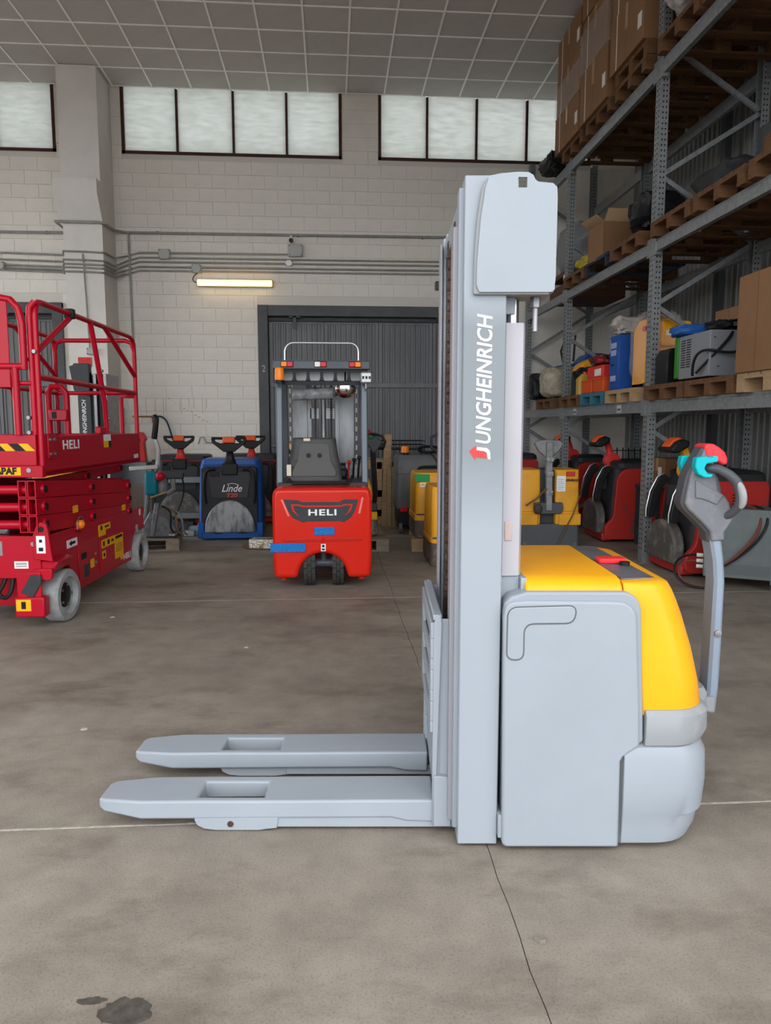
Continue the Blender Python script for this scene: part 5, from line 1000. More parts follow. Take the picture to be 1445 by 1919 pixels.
# ------------------------------------------------------------ pallet rack along the right wall
ZINC = mat('galvanised_steel', (0.25,0.265,0.27), 0.42, 0.35, col2=(0.16,0.172,0.178), thr=(0.4,0.75), vs=22)
HOLE = mat('punched_hole', (0.012,0.012,0.013), 0.9)
rk = thing('pallet_rack', 'tall galvanised pallet rack with three loaded levels along the right wall', 'rack', (0,0,0))
RX0, RX1 = 3.2, 4.3; UY = (4.56, 7.36, 10.10, 12.13); LV = ((1.54,1.66),(3.11,3.225),(4.76,4.90)); UH = 5.55
def upright(x, y, s, uh=5.55):
    """open C section, slotted face towards -y; s = +1 opens to +x"""
    a = x; b_ = x+s*0.085
    pts = [(a,y-0.055),(b_,y-0.055),(b_,y-0.050),(a+s*0.006,y-0.050),(a+s*0.006,y+0.050),(b_,y+0.050),(b_,y+0.055),(a,y+0.055)]
    o = MB().prism(pts, 'z', 0.0, uh).build('upright', ZINC, rk, smooth=False)
    h = MB(); z = 0.12
    while z < uh-0.1:
        for q_ in (0.028, 0.060): h.box(min(x+s*q_-0.006,x+s*q_+0.006), max(x+s*q_-0.006,x+s*q_+0.006), y-0.0565, y-0.053, z-0.008, z+0.008)
        for q_ in (-0.022, 0.022): h.box(min(x-s*0.0015,x+s*0.001), max(x-s*0.0015,x+s*0.001), y+q_-0.006, y+q_+0.006, z+0.017, z+0.033)
        z += 0.05
    stuff(h.build('upright_slots', HOLE, o, smooth=False))
    MB().box(min(x-s*0.03,x+s*0.12),max(x-s*0.03,x+s*0.12),y-0.08,y+0.08,0,0.008).build('foot_plate', ZINC, o)
    return o
for i, y in enumerate(UY):
    uh = 4.90 if 10 < y < 11 else UH; upright(RX0, y, 1, uh); upright(RX1, y, -1, uh)
    z = 0.13; k = 1
    while z+0.62 < uh:
        p0, p1 = ((RX0+0.05,y,z),(RX1-0.05,y,z+0.62)) if k % 2 else ((RX1-0.05,y,z),(RX0+0.05,y,z+0.62))
        MB().bar(p0, p1, 0.045, 0.03, (0,1,0)).build('brace', ZINC, rk); z += 0.62; k += 1
for i in range(len(UY)-1):
    a, b_ = UY[i]+0.055, UY[i+1]-0.055
    for (z0, z1) in LV:
        for (x0, x1) in ((RX0-0.005,RX0+0.045),(RX1-0.045,RX1+0.005)):
            bm = MB().prism([(x0,z0),(x1,z0),(x1,z1),(x0+0.008,z1),(x0+0.008,z1-0.02),(x0,z1-0.024)], 'y', a, b_).build('beam', ZINC, rk, 0.002)
        for yy in (a, b_): MB().box(RX0-0.009,RX0+0.05,yy-0.05 if yy == b_ else yy-0.05,yy+0.05,z0-0.03,z1+0.03).build('beam_hook', ZINC, rk, 0.002)
for (y, s) in ((8.05,'34'),(9.55,'31')):
    lb_ = bx('bay_label', mat('grey_label', (0.45,0.45,0.44), 0.6), rk, RX0-0.0075,RX0-0.0045,y-0.06,y+0.06,1.555,1.635)
    for k in range(3): bx('label_print', DGREY, lb_, RX0-0.009,RX0-0.006,y-0.045+0.032*k,y-0.022+0.032*k,1.575,1.60)
# ---- wooden pallets
WOODS = {'brown': mat('brown_pallet_wood', (0.15,0.073,0.032), 0.8, col2=(0.065,0.032,0.017), thr=(0.35,0.75), vs=5, stretch=(1,6,6), bump=0.3, bs=30),
         'light': mat('pale_pallet_wood', (0.38,0.255,0.145), 0.8, col2=(0.24,0.15,0.08), thr=(0.35,0.8), vs=5, stretch=(1,6,6), bump=0.3, bs=30),
         'blue': mat('blue_pallet_wood', (0.035,0.15,0.21), 0.8, col2=(0.05,0.09,0.11), thr=(0.4,0.8), vs=6, bump=0.3, bs=30),
         'grey': mat('weathered_pallet_wood', (0.27,0.22,0.17), 0.85, col2=(0.15,0.12,0.09), thr=(0.35,0.75), vs=5, stretch=(1,6,6), bump=0.3, bs=30)}
pal_me = {}
for kx, m_ in WOODS.items():
    pal_me[kx] = (MB().box(-0.6,0.6,-0.0725,0.0725,0,0.02).mesh('board', m_, False), MB().box(-0.6,0.6,-0.05,0.05,0,0.02).mesh('board', m_, False), MB().box(-0.0725,0.0725,-0.4,0.4,0,0.022).mesh('stringer', m_, False), MB().box(-0.0725,0.0725,-0.05,0.05,0,0.08).mesh('block', m_, False))
def pallet(label, loc, rz=0.0, kind='brown', group='wooden pallets on the rack'):
    """1.2 m (x) by 0.8 m (y), standing on local z = 0"""
    p = thing('wooden_pallet', label, 'pallet', loc, rz, group); q_ = rnd
    A, B, S2, K = pal_me[kind]
    for y in (-0.35, 0, 0.35):
        obj('bottom_board', B, p, loc=(0,y,0))
        for x in (-0.5275, 0, 0.5275): obj('block', K, p, loc=(x,y,0.02), rot=(0,0,q_.uniform(-0.03,0.03)))
    for x in (-0.5275, 0, 0.5275): obj('stringer', S2, p, loc=(x,0,0.10))
    for y in (-0.3275,-0.164,0,0.164,0.3275): obj('board', A, p, loc=(0,y,0.122), rot=(q_.uniform(-0.01,0.01),0,q_.uniform(-0.006,0.006)))
    return p
PX_ = 3.72
L1, L2, L3 = LV[0][1], LV[1][1], LV[2][1]
for (y, z, kind, lab) in (
    (5.14,L1,'light','light brown pallet on the lowest rack level under the tall carton'), (5.99,L1,'brown','brown pallet on the lowest rack level under the grey welding machine'), (6.84,L1,'brown','brown pallet right of the middle upright under the black charger'),
    (7.90,L1,'light','pale new pallet under the blue cabinet and yellow machine'), (8.75,L1,'blue','blue painted pallet under the orange crates'), (9.60,L1,'brown','brown pallet on the lowest level left of the blue pallet'), (10.75,L1,'brown','brown pallet under the film-wrapped sacks at the rack end'),
    (5.14,L2,'brown','brown pallet at the right edge of the middle rack level'), (5.99,L2,'brown','brown pallet in the middle of the near bay on the middle level'), (6.84,L2,'brown','brown pallet on the middle level just right of the upright'),
    (7.90,L2,'brown','brown pallet on the middle level just left of the upright'), (9.55,L2,'brown','reddish pallet at the far end of the middle rack level'),
    (5.14,L3,'brown','brown pallet at the near end of the top rack level'), (5.99,L3,'brown','brown pallet on the top level seen from below in the near bay'), (6.84,L3,'brown','brown pallet on the top level under the wrapped bag'),
    (7.90,L3,'brown','brown pallet on the top level under the strapped cartons'), (8.83,L3,'brown','brown pallet on the top level under the middle carton stack'), (9.76,L3,'brown','brown pallet on the top level under the farthest carton stack')):
    pallet(lab, (PX_, y, z), 0, kind)
pallet('stacked brown pallet on the top level beneath the strapped cartons, upper of two', (PX_,7.90,L3+0.143), 0.02, 'brown')
FP = 'wooden pallets on the floor'
pallet('weathered pallet on the floor under the stripped machine', (-2.38,8.72,0.0), R(8), 'grey', FP)
pallet('grey weathered pallet on the floor under the tiller truck', (0.02,8.55,0.0), R(3), 'grey', FP)
pallet('light pallet under the yellow truck with green tape', (1.52,8.50,0.0), R(-4), 'light', FP)
# ------------------------------------------------------------ goods on the rack
CART = mat('brown_carton', (0.215,0.115,0.057), 0.8, var=0.12, vs=3, bump=0.1, bs=20); CART2 = mat('dark_carton', (0.15,0.08,0.042), 0.8, var=0.12, vs=3)
TAPE2 = mat('clear_tape', (0.38,0.24,0.13), 0.25); PAPER = mat('white_paper', (0.62,0.60,0.56), 0.7)
FILM = mat('stretch_film', (0.62,0.60,0.58), 0.12, alpha=0.2, bump=1.0, bs=28); FILM2 = mat('dense_film', (0.42,0.40,0.38), 0.18, alpha=0.75, bump=1.0, bs=22, var=0.5, vs=14)
def carton(label, loc, sx, sy, sz, rz=0.0, group='cartons on the rack', m=CART, strip=True, lab=None):
    t = thing('carton', label, 'carton', loc, rz, group)
    MB().box(0,sx,0,sy,0,sz).build('box_body', m, t, 0.006)
    bx('flap_seam', CART2, t, -0.001,sx+0.001,sy/2-0.004,sy/2+0.004,0.004,sz+0.001)
    if strip: bx('tape', TAPE2, t, -0.002,sx*0.2,sy*0.5-0.03,sy*0.5+0.03,sz*0.55,sz+0.002); bx('strap', PAPER, t, -0.004,0.0,sy*0.78,sy*0.78+0.012,0.0,sz)
    if lab: bx('paper_label', PAPER, t, -0.003,0.0,sy*lab,sy*lab+0.09,sz*0.25,sz*0.25+0.14)
    return t
z0 = L3+0.144
names = ('far','middle','near')
for si, (y0, sy, zb, hh_, m_) in enumerate(((9.40,0.98,z0,0.485,CART),(8.46,0.92,z0,0.60,CART),(7.50,0.90,z0+0.143,0.56,CART))):
    for k in range(3):
        if zb+hh_*(k+1) > ZC-0.02: hk = ZC-0.03-zb-hh_*k
        else: hk = hh_-0.008
        if hk < 0.2: continue
        lv_ = ('bottom','middle','top')[k]
        carton('%s front carton of the %s stack on the top rack level' % (lv_, names[si]), (3.08,y0,zb+hh_*k), 0.56, sy-0.04, hk, rnd.uniform(-0.012,0.012), m=m_, lab=(0.05 if k != 1 else None))
        carton('%s rear carton of the %s stack on the top rack level' % (lv_, names[si]), (3.66,y0,zb+hh_*k), 0.56, sy-0.04, hk, rnd.uniform(-0.012,0.012), m=m_, strip=False)
    if si < 2:
        w_ = MB().box(3.066,4.24,y0-0.012,y0+sy-0.03,zb+hh_*0.95,zb+hh_*(1.75)).build('stretch_wrap', FILM, smooth=False)
        tag(w_, 'clear stretch film wound round the %s carton stack' % names[si], 'film', 'stretch film on carton stacks')
from mathutils import noise as mnoise
def bag(name, label, cat, c, sc, m, seed, group=None, amp=0.12, parent=None, ex=0.5):
    """crumpled rounded-box heap standing with its lowest point at c.z - sc.z"""
    off = Vector((seed*3.7, seed*1.3, seed*2.1)); n, mm = 40, 22; rings = []
    sq = lambda v: math.copysign(abs(v)**ex, v)
    for j in range(mm+1):
        t = PI*j/mm; ring = []
        for k in range(n):
            a = 2*PI*k/n; rr = max(0.002, math.sin(t)**ex)
            p = Vector((sq(math.cos(a))*rr, sq(math.sin(a))*rr, sq(math.cos(t))))
            d = 1+amp*(1.6*mnoise.noise(p*1.3+off)+1.1*mnoise.noise(p*3.1+off)+0.8*mnoise.noise(Vector((p.x*7,p.y*7,p.z*3))+off))
            ring.append((c[0]+sc[0]*p.x*d, c[1]+sc[1]*p.y*d, c[2]+sc[2]*p.z*d))
        rings.append(ring)
    zmin = min(p[2] for r_ in rings for p in r_); dz = (c[2]-sc[2])-zmin
    rings = [[(p[0],p[1],p[2]+dz) for p in r_] for r_ in rings]
    o = MB().loft(rings).build(name, m, parent)
    return tag(o, label, cat, group) if label else o
bag('wrapped_bag', 'big film-wrapped bag on the top rack level right of the cartons', 'bag', (3.48,6.84,z0+0.50), (0.40,0.34,0.50), FILM2, 1)
bag('wrapped_bag', 'grey film-wrapped load at the near end of the top rack level', 'bag', (3.52,5.85,z0+0.4), (0.40,0.40,0.40), FILM2, 2)
# level 1
zL = L1+0.144
bc_ = thing('control_cabinet', 'bright blue steel control cabinet left of the middle upright', 'cabinet', (3.16,8.02,zL))
MB().box(0,0.32,0,0.26,0,0.60).build('cabinet_body', BLUE, bc_, 0.006); bx('cabinet_door', BLUE, bc_, -0.008,0.0,0.012,0.248,0.012,0.588,0.003)
for z in (0.46,0.38,0.10): bx('data_plate', mat('pale_blue_label', (0.30,0.34,0.50), 0.5), bc_, -0.011,-0.008,0.06,0.21,z,z+0.06)
bx('door_latch', BLACK, bc_, -0.016,-0.008,0.12,0.2,0.27,0.29); bx('side_label', mat('pale_blue_label'), bc_, -0.011,-0.008,0.225,0.24,0.42,0.56)
bag('crumpled_sheet', 'crumpled pale dust sheet on top of the blue cabinet', 'sheet', (3.30,8.14,zL+0.60+0.09), (0.17,0.13,0.09), mat('pale_cloth', (0.36,0.33,0.31), 0.8, var=0.3, vs=12), 5, amp=0.16)
ym = thing('packing_machine', 'yellow machine wrapped in clear film behind the middle upright', 'machine', (3.24,7.54,zL))
MB().prism([(0,0),(0.36,0),(0.40,0.30),(0.40,0.62),(0.36,0.70),(0.06,0.72),(0,0.60)], 'y', 0, 0.30).build('machine_body', YEL, ym, 0.015)
MB().prism([(0.16,0.42),(0.44,0.42),(0.50,0.60),(0.46,0.68),(0.16,0.68)], 'y', -0.05, 0.3).build('machine_hood', YEL, ym, 0.02); bx('machine_base', DGREY, ym, 0.0,0.42,-0.01,0.30,0.0,0.05,0.008)
bx('data_plate', PAPER, ym, 0.20,0.42,-0.055,-0.048,0.53,0.58); MB().cyl((0.02,-0.04,0.60),(0.02,0.05,0.60),0.035,12).build('red_knob', RED, ym)
for dx in (0.0,0.03): MB().tube(bez((0.30+dx,-0.06,0.62),(0.36+dx,-0.07,0.35),(0.30+dx,-0.05,0.2),(0.24+dx,-0.03,0.06),10),0.009,6).build('cable', BLACK, ym)
bag('film', None, None, (0.18,0.14,0.38), (0.24,0.20,0.38), FILM, 8, amp=0.05, parent=ym)
bl_ = thing('battery_charger', 'black battery charger between the yellow machine and grey welder', 'charger', (3.20,6.92,zL))
MB().prism([(0,0),(0.36,0),(0.36,0.30),(0.30,0.34),(0.04,0.34),(0,0.28)], 'y', 0, 0.26).build('charger_case', BLACK, bl_, 0.01)
for x in (0.08,0.17,0.26): bx('case_rib', DGREY, bl_, x,x+0.05,-0.008,0.0,0.06,0.14)
wm = thing('welding_machine', 'grey welding machine with louvred side and coiled cables on the lowest rack level', 'welding machine', (3.16,6.05,zL))
WG = mat('welder_grey', (0.20,0.205,0.225), 0.45)
bx('machine_case', WG, wm, 0,0.40,0,0.55,0.02,0.40,0.006); bx('front_fascia', mat('leaf_green', (0.03,0.18,0.02), 0.45), wm, -0.012,0.40,0.55,0.62,0.03,0.40,0.01)
for k in range(12):
    for y in (0.33,0.43): bx('louvre', BLACK, wm, -0.003,0.0,y,y+0.075,0.12+0.021*k,0.129+0.021*k)
for (x, z) in ((0.04,0.34),(0.36,0.34),(0.20,0.22),(0.08,0.10),(0.32,0.10)): bx('case_screw', DGREY, wm, x-0.008,x+0.008,-0.003,0.0,z-0.006,z+0.006)
MB().tube(bez((0.30,0.1,0.41),(0.36,-0.12,0.40),(0.33,-0.10,0.15),(0.05,-0.04,0.22),14)+bez((0.05,-0.04,0.22),(-0.1,0.0,0.26),(-0.1,0.1,0.2),(-0.06,0.16,0.03),10)[1:],0.012,7).build('cable', BLACK, wm)
MB().tube(bez((0.20,0.1,0.41),(0.25,-0.08,0.42),(0.0,-0.07,0.2),(-0.05,0.12,0.05),14),0.012,7).build('cable', BLACK, wm)
bag('cable_heap', 'heap of black cables on top of the grey welding machine', 'cables', (3.44,6.25,zL+0.40+0.045), (0.16,0.16,0.045), BLACK, 9, amp=0.2)
bag('blue_tarpaulin', 'folded bright blue tarpaulin on top of the welding machine', 'tarpaulin', (3.27,6.60,zL+0.40+0.05), (0.17,0.14,0.05), mat('blue_tarp', (0.02,0.10,0.36), 0.5, var=0.2), 10, amp=0.09)
carton('brown carton behind the blue tarpaulin', (3.72,6.55,zL), 0.42, 0.5, 0.70, m=CART, strip=False)
tc_ = carton('tall brown carton with shiny tape at the right edge of the lowest level', (3.10,5.02,zL), 0.62, 0.52, 0.72, m=CART, strip=False)
bx('tape', mat('shiny_brown_tape', (0.45,0.30,0.14), 0.1, bump=0.6, bs=40), tc_, 0.16,0.21,-0.003,0.0,0.46,0.72)
MB().tube(bez((0.42,-0.01,0.55),(0.36,-0.02,0.4),(0.36,-0.02,0.2),(0.42,-0.01,0.15),10),0.012,6).build('strap', BLACK, tc_)
bag('black_bag', 'dark bag wedged behind the welding machine by the tall carton', 'bag', (3.98,5.85,zL+0.26), (0.18,0.2,0.26), BLACK, 12, amp=0.1)
for k, (y, lab) in enumerate(((8.42,'right-hand orange plastic crate on the blue pallet'),(8.80,'left-hand orange plastic crate on the blue pallet'))):
    t = thing('storage_crate', lab, 'crate', (3.14,y,zL), 0, 'orange crates'); MB().box(0,0.4,0,0.34,0,0.16).build('crate_body', mat('orange_crate', (0.55,0.075,0.012), 0.45), t, 0.012); bx('crate_rim', mat('orange_crate'), t, -0.01,0.41,-0.01,0.35,0.145,0.165,0.005)
rt_ = thing('tool_box', 'red tool box with grey label standing on the orange crates', 'tool box', (3.16,8.50,zL+0.166))
MB().box(0,0.34,0,0.52,0,0.15).build('box_body', RED, rt_, 0.012); bx('box_label', PAPER, rt_, -0.003,0,0.05,0.26,0.03,0.11)
bag('cable_heap', 'tangle of red and black cables on the red tool box', 'cables', (3.31,8.74,zL+0.316+0.06), (0.15,0.23,0.06), mat('cable_mix', (0.05,0.02,0.02), 0.5, col2=(0.35,0.02,0.02), thr=(0.5,0.6), vs=14), 14, amp=0.2)
jg = thing('plastic_canister', 'yellowish plastic canister beside the orange crates', 'canister', (3.14,9.24,zL)); MB().loft([plan3(0,0.2,0,0.16,0.03,0),plan3(0,0.2,0,0.16,0.03,0.2),plan3(0.05,0.15,0.03,0.12,0.03,0.26)]).build('canister_body', mat('amber_plastic', (0.45,0.27,0.05), 0.3), jg); MB().cyl((0.1,0.08,0.26),(0.1,0.08,0.29),0.03,10).build('cap', RED, jg)
bag('cable_heap', 'coil of dark hose on the lowest level right of the far upright', 'cables', (3.45,9.62,zL+0.16), (0.22,0.2,0.16), BLACK, 15, amp=0.18)
yv = thing('vacuum_cleaner', 'yellow and black vacuum cleaner behind the film-wrapped sacks', 'vacuum', (3.45,10.18,zL)); MB().box(0,0.42,0,0.36,0,0.36).build('tank', DGREY, yv, 0.04); MB().prism([(0,0.36),(0.42,0.36),(0.36,0.52),(0.20,0.55),(0.05,0.48)], 'y', 0.0, 0.36).build('motor_head', YEL, yv, 0.03); bx('motor_grille', BLACK, yv, 0.2,0.34,-0.006,0.1,0.40,0.50,0.01)
bag('wrapped_sacks', 'beige sacks wrapped in shiny film left of the far upright', 'sacks', (3.42,10.86,zL+0.23), (0.30,0.28,0.23), mat('beige_film_sacks', (0.40,0.34,0.26), 0.25, var=0.4, vs=12, bump=1.0, bs=25), 16, amp=0.05)
bag('black_bag', 'black bag at the far left end of the lowest rack level', 'bag', (3.30,11.5,zL+0.2), (0.18,0.2,0.2), BLACK, 17, amp=0.1)
bs_ = thing('blue_sweeper', 'blue and grey sweeping machine with black handle at the rack end', 'sweeper', (3.55,11.25,zL)); MB().box(0,0.5,0,0.5,0,0.45).build('hopper', mat('dull_grey_plastic', (0.14,0.145,0.15), 0.5), bs_, 0.04); MB().prism([(-0.1,0.45),(0.55,0.45),(0.66,0.62),(0.66,0.72),(0.42,0.72),(0.3,0.58),(-0.1,0.52)], 'y', 0.0, 0.5).build('cover', BLUE, bs_, 0.03); MB().tube([(0.10,0.1,0.3),(0.0,0.1,0.75),(0.08,0.1,0.98),(0.22,0.1,1.0),(0.20,0.1,0.6)],0.018,8).build('handle', BLACK, bs_)
# level 2
zM = L2+0.144
oc = thing('carton', 'open carton with raised flaps on the middle rack level', 'carton', (3.14,8.55,zM-0.03), R(6), 'cartons on the rack')
FL = mat('carton_inside', (0.42,0.29,0.165), 0.8)
for (a0,a1,b0,b1) in ((0,0.42,0,0.006),(0,0.42,0.40,0.406),(0,0.006,0,0.406),(0.414,0.42,0,0.406)): bx('box_wall', CART, oc, a0,a1,b0,b1,0,0.40)
bx('box_floor', CART, oc, 0,0.42,0,0.406,0,0.006)
MB().loft([[(0,0.0,0.40),(0.42,0.0,0.40),(0.42,-0.006,0.40),(0,-0.006,0.40)],[(0,-0.10,0.52),(0.42,-0.10,0.52),(0.42,-0.106,0.515),(0,-0.106,0.515)]]).build('flap', FL, oc); MB().loft([[(0,0,0.40),(0,0.4,0.40),(-0.006,0.4,0.40),(-0.006,0,0.40)],[(-0.10,0,0.47),(-0.10,0.4,0.47),(-0.106,0.4,0.465),(-0.106,0,0.465)]]).build('flap', FL, oc)
oc2 = thing('carton', 'second open carton leaning back behind the first on the middle level', 'carton', (3.42,7.95,zM), R(-5), 'cartons on the rack')
MB().prism([(0,0),(0.48,0),(0.44,0.52),(0.02,0.46)], 'y', 0, 0.45).build('box_body', CART, oc2, 0.006); MB().prism([(-0.02,0.46),(0.44,0.52),(0.50,0.60),(0.05,0.58)], 'y', 0.44, 0.45).build('flap', FL, oc2); MB().loft([[(0,0,0.46),(0,0.45,0.46),(0.006,0.45,0.46),(0.006,0,0.46)],[(-0.12,0,0.40),(-0.12,0.45,0.40),(-0.114,0.45,0.395),(-0.114,0,0.395)]]).build('flap', FL, oc2)
bag('black_bag', 'pile of black seats and covers on the middle level beside the open cartons', 'covers', (3.40,7.72,zM+0.18), (0.26,0.2,0.18), BLACK, 21, amp=0.15)
bag('yellow_film', 'strip of yellow film lying on the middle rack level by the far upright', 'film', (3.45,9.35,zM+0.08), (0.28,0.3,0.08), mat('yellow_film', (0.42,0.36,0.03), 0.3, bump=0.8, bs=25), 22, amp=0.12)
sb_ = thing('steel_stillage', 'dark blue steel stillage lying on the middle level before the open carton', 'stillage', (3.12,8.27,L2)); 
for (p0,p1) in (((0.02,0.1,0.12),(0.02,0.85,0.12)),((0.02,0.15,0.0),(0.02,0.15,0.12)),((0.02,0.8,0.0),(0.02,0.8,0.12)),((0.9,0.1,0.02),(0.9,0.8,0.02)),((0.02,0.2,0.02),(0.9,0.2,0.02)),((0.02,0.75,0.02),(0.9,0.75,0.02))): MB().bar(p0,p1,0.04,0.04).build('frame_bar', mat('dark_blue_steel', (0.02,0.035,0.055), 0.5), sb_)
bag('grey_bag', 'big grey dust bag at the far end above the middle rack level', 'bag', (3.75,10.95,L2+0.75), (0.34,0.4,0.35), mat('grey_tarp', (0.20,0.20,0.205), 0.6, bump=0.5, bs=12), 23, amp=0.07)
bn = thing('machine_crate', 'brown machine crate with white beam under the grey dust bag', 'crate', (3.35,10.5,L2)); MB().box(0,0.85,0,0.85,0,0.22).build('crate_body', mat('dark_brown_crate', (0.10,0.045,0.03), 0.7), bn, 0.01); bx('white_beam', PAPER, bn, -0.05,0.78,-0.03,0.05,0.23,0.31,0.01); bx('crate_top', mat('dark_brown_crate'), bn, 0,0.85,0,0.85,0.32,0.39,0.01)
bag('dark_bundle', 'dark bundle on the middle level between the pallets of the near bay', 'bundle', (3.75,6.75,zM+0.18), (0.35,0.3,0.18), mat('dark_bundle', (0.03,0.03,0.032), 0.6), 24, amp=0.12)
bag('straw_bundle', 'brown fibre heap behind the open cartons on the middle level', 'bundle', (4.08,7.72,zM+0.22), (0.16,0.2,0.22), mat('brown_fibre', (0.16,0.10,0.05), 0.9, bump=1.0, bs=60), 25, amp=0.1)
dm = thing('dark_machine', 'dark grey machine with black hose at the right edge of the middle level', 'machine', (3.42,5.55,zM)); MB().box(0,0.5,0,0.4,0,0.40).build('machine_case', DGREY, dm, 0.02); MB().tube(bez((0.0,-0.02,0.38),(-0.12,-0.02,0.35),(-0.12,-0.02,0.1),(0.0,-0.02,0.08),10),0.02,8).build('hose', BLACK, dm)
pallet('brown pallet raised on the dark machine at the right edge of the middle level', (3.78,5.05,L2+0.143), 0.0, 'brown')
bag('rolled_cover', 'black cover bundled at the far rack upright beside the mast', 'cover', (3.16,10.6,5.01), (0.17,0.25,0.11), BLACK, 27, amp=0.14)
gp_ = thing('plastic_grid', 'black plastic grid panel leaning between the red trucks', 'grid', (3.75,9.62,0.0)); bx('panel_frame', BLACK, gp_, 0,0.62,0,0.03,0.0,0.06)
for k in range(8): MB().bar((0.02+0.08*k,0.015,0.02),(0.02+0.08*k,0.10,1.12),0.012,0.012,(1,0,0)).build('grid_bar', BLACK, gp_)
for k in range(9): MB().bar((0,0.02+0.009*k,0.12+0.12*k),(0.62,0.02+0.009*k,0.12+0.12*k),0.012,0.012).build('grid_bar', BLACK, gp_)
# ---- far side of the aisle: cartons and grids under the rack
carton('carton with white label under the rack behind the red trucks', (3.75,8.05,0.72), 0.45, 0.4, 0.32, m=CART, lab=0.2)
tb_ = thing('steel_bench', 'low dark bench carrying the carton under the rack', 'bench', (3.62,7.95,0)); bx('bench_top', DGREY, tb_, 0,0.65,0,0.6,0.68,0.72,0.005)
for (x, y) in ((0.03,0.03),(0.62,0.03),(0.03,0.57),(0.62,0.57)): bx('leg', DGREY, tb_, x-0.02,x+0.02,y-0.02,y+0.02,0,0.68)
# ------------------------------------------------------------ fittings on the back wall
COND = mat('grey_conduit', (0.30,0.295,0.28), 0.45, 0.2, var=0.25, vs=8); BOXM = mat('junction_box_grey', (0.40,0.41,0.39), 0.5)
WX = WY-0.031
def pipe(label, path, r): return tag(MB().tube(path, r, 8).build('conduit', COND), label, 'conduit', 'conduits on the back wall')
def bends(z, zl, r_): return [(-6.2,WX,zl),(-4.02,WX,zl),(-3.97,11.62-0.02,z+0.01),(-3.90,11.60,z+0.02),(-3.42,11.60,z+0.02),(-3.345,11.62,z+0.01),(-3.33,12.2,z-0.05),(-3.22,WX,z-0.06)]
pipe('thick conduit running along the wall above the other pipes', [(-6.2,WX,4.405),(-4.06,WX,4.41),(-4.02,11.58,4.40),(-3.95,11.585,4.40),(-3.40,11.585,4.40),(-3.33,11.62,4.39),(-3.33,12.1,4.42),(-3.2,WX,4.43),(2.9,WX,4.45)], 0.021)
for k, (zl, zp, zr, lab) in enumerate(((4.09,3.98,4.13,'topmost thin conduit of the bundle of five on the wall'),(3.99,3.86,4.055,'second thin conduit from the top of the wall bundle'),(3.91,3.80,3.99,'middle thin conduit of the wall bundle'),(3.865,3.75,3.915,'second lowest thin conduit of the wall bundle'),(3.83,3.69,3.856,'lowest thin conduit of the wall bundle'))):
    x1 = (-0.66,2.9,2.9,2.9,2.9)[k]
    pipe(lab, [(-6.2,WX,zl+0.03),(-4.03,WX,zl-0.02),(-3.99,11.75,zp),(-3.94,11.60,zp+0.005),(-3.60,11.60,zp),(-3.38,11.60,zp-0.01),(-3.345,11.70,zp),(-3.33,12.1,zp+0.02),(-3.2,WX,zr-0.06),(-3.0,WX,zr),(x1,WX,zr+0.01)], 0.014)
pipe('upright conduit dropping down the wall right of the column', [(-3.149,WX-0.02,4.43),(-3.13,WX-0.02,0.6)], 0.015)
pipe('upright conduit on the face of the concrete column', [(-3.66,11.605,3.95),(-3.62,11.605,2.58)], 0.012)
for x in (-4.4,-2.7,-0.5,1.5): tag(MB().lathe([(0.026,-0.015),(0.026,0.015)], (x,WX,4.41 if x < -4 else 4.435), 'x', 10).build('pipe_clamp', STEEL), 'steel clamp on the thick conduit %s' % {-4.4:'left of the column',-2.7:'right of the column',-0.5:'above the camera',1.5:'near the mast'}[x], 'clamp', 'pipe clamps')
def jbox(label, x0, x1, z0, z1, d=0.07, m=BOXM, y=None):
    y = WY if y is None else y; t = thing('junction_box', label, 'junction box', ((x0+x1)/2, y, z0), 0, 'junction boxes'); w_ = (x1-x0)/2; h = z1-z0
    MB().box(-w_,w_,-d,0.0,0,h).build('box_body', m, t, 0.012); bx('box_lid', m, t, -w_*0.92,w_*0.92,-d-0.008,-d+0.002,h*0.05,h*0.95,0.006)
    for (a, b_) in ((-1,0.12),(1,0.12),(-1,0.88),(1,0.88)): MB().cyl((a*w_*0.78,-d-0.012,h*b_),(a*w_*0.78,-d,h*b_),0.008,8).build('lid_screw', DGREY, t)
jbox('grey junction box at the start of the upper conduits right of the column', -2.696,-2.518,4.03,4.185)
jbox('smaller junction box above the lit wall lamp', -2.187,-2.04,3.83,3.955)
jbox('small white junction box below the camera', -0.708,-0.599,3.955,4.05, 0.05, WHITE)
jbox('large grey junction box under the surveillance camera', -0.662,-0.426,4.10,4.29)
jbox('old grey switch box on the concrete column behind the scissor lift', -3.657,-3.512,2.476,2.577, 0.05, BOXM, 11.62)
jbox('grey distribution box on the wall behind the scissor lift', -3.50,-3.33,1.396,1.695, 0.09)
jbox('small grey box at the left end of the wall conduits', -5.16,-5.06,3.84,3.95)
cm = thing('surveillance_camera', 'small black surveillance camera on a white bracket on the wall', 'camera', (-0.61,WY,4.33)); MB().cyl((0,-0.16,0),(0,-0.03,0.02),0.032,14).build('camera_body', BLACK, cm); bx('bracket', PAPER, cm, -0.02,0.02,-0.05,0.0,0.03,0.10,0.004); MB().cyl((0.05,-0.06,-0.04),(0.02,-0.05,0.04),0.01,6).build('bracket_arm', PAPER, cm)
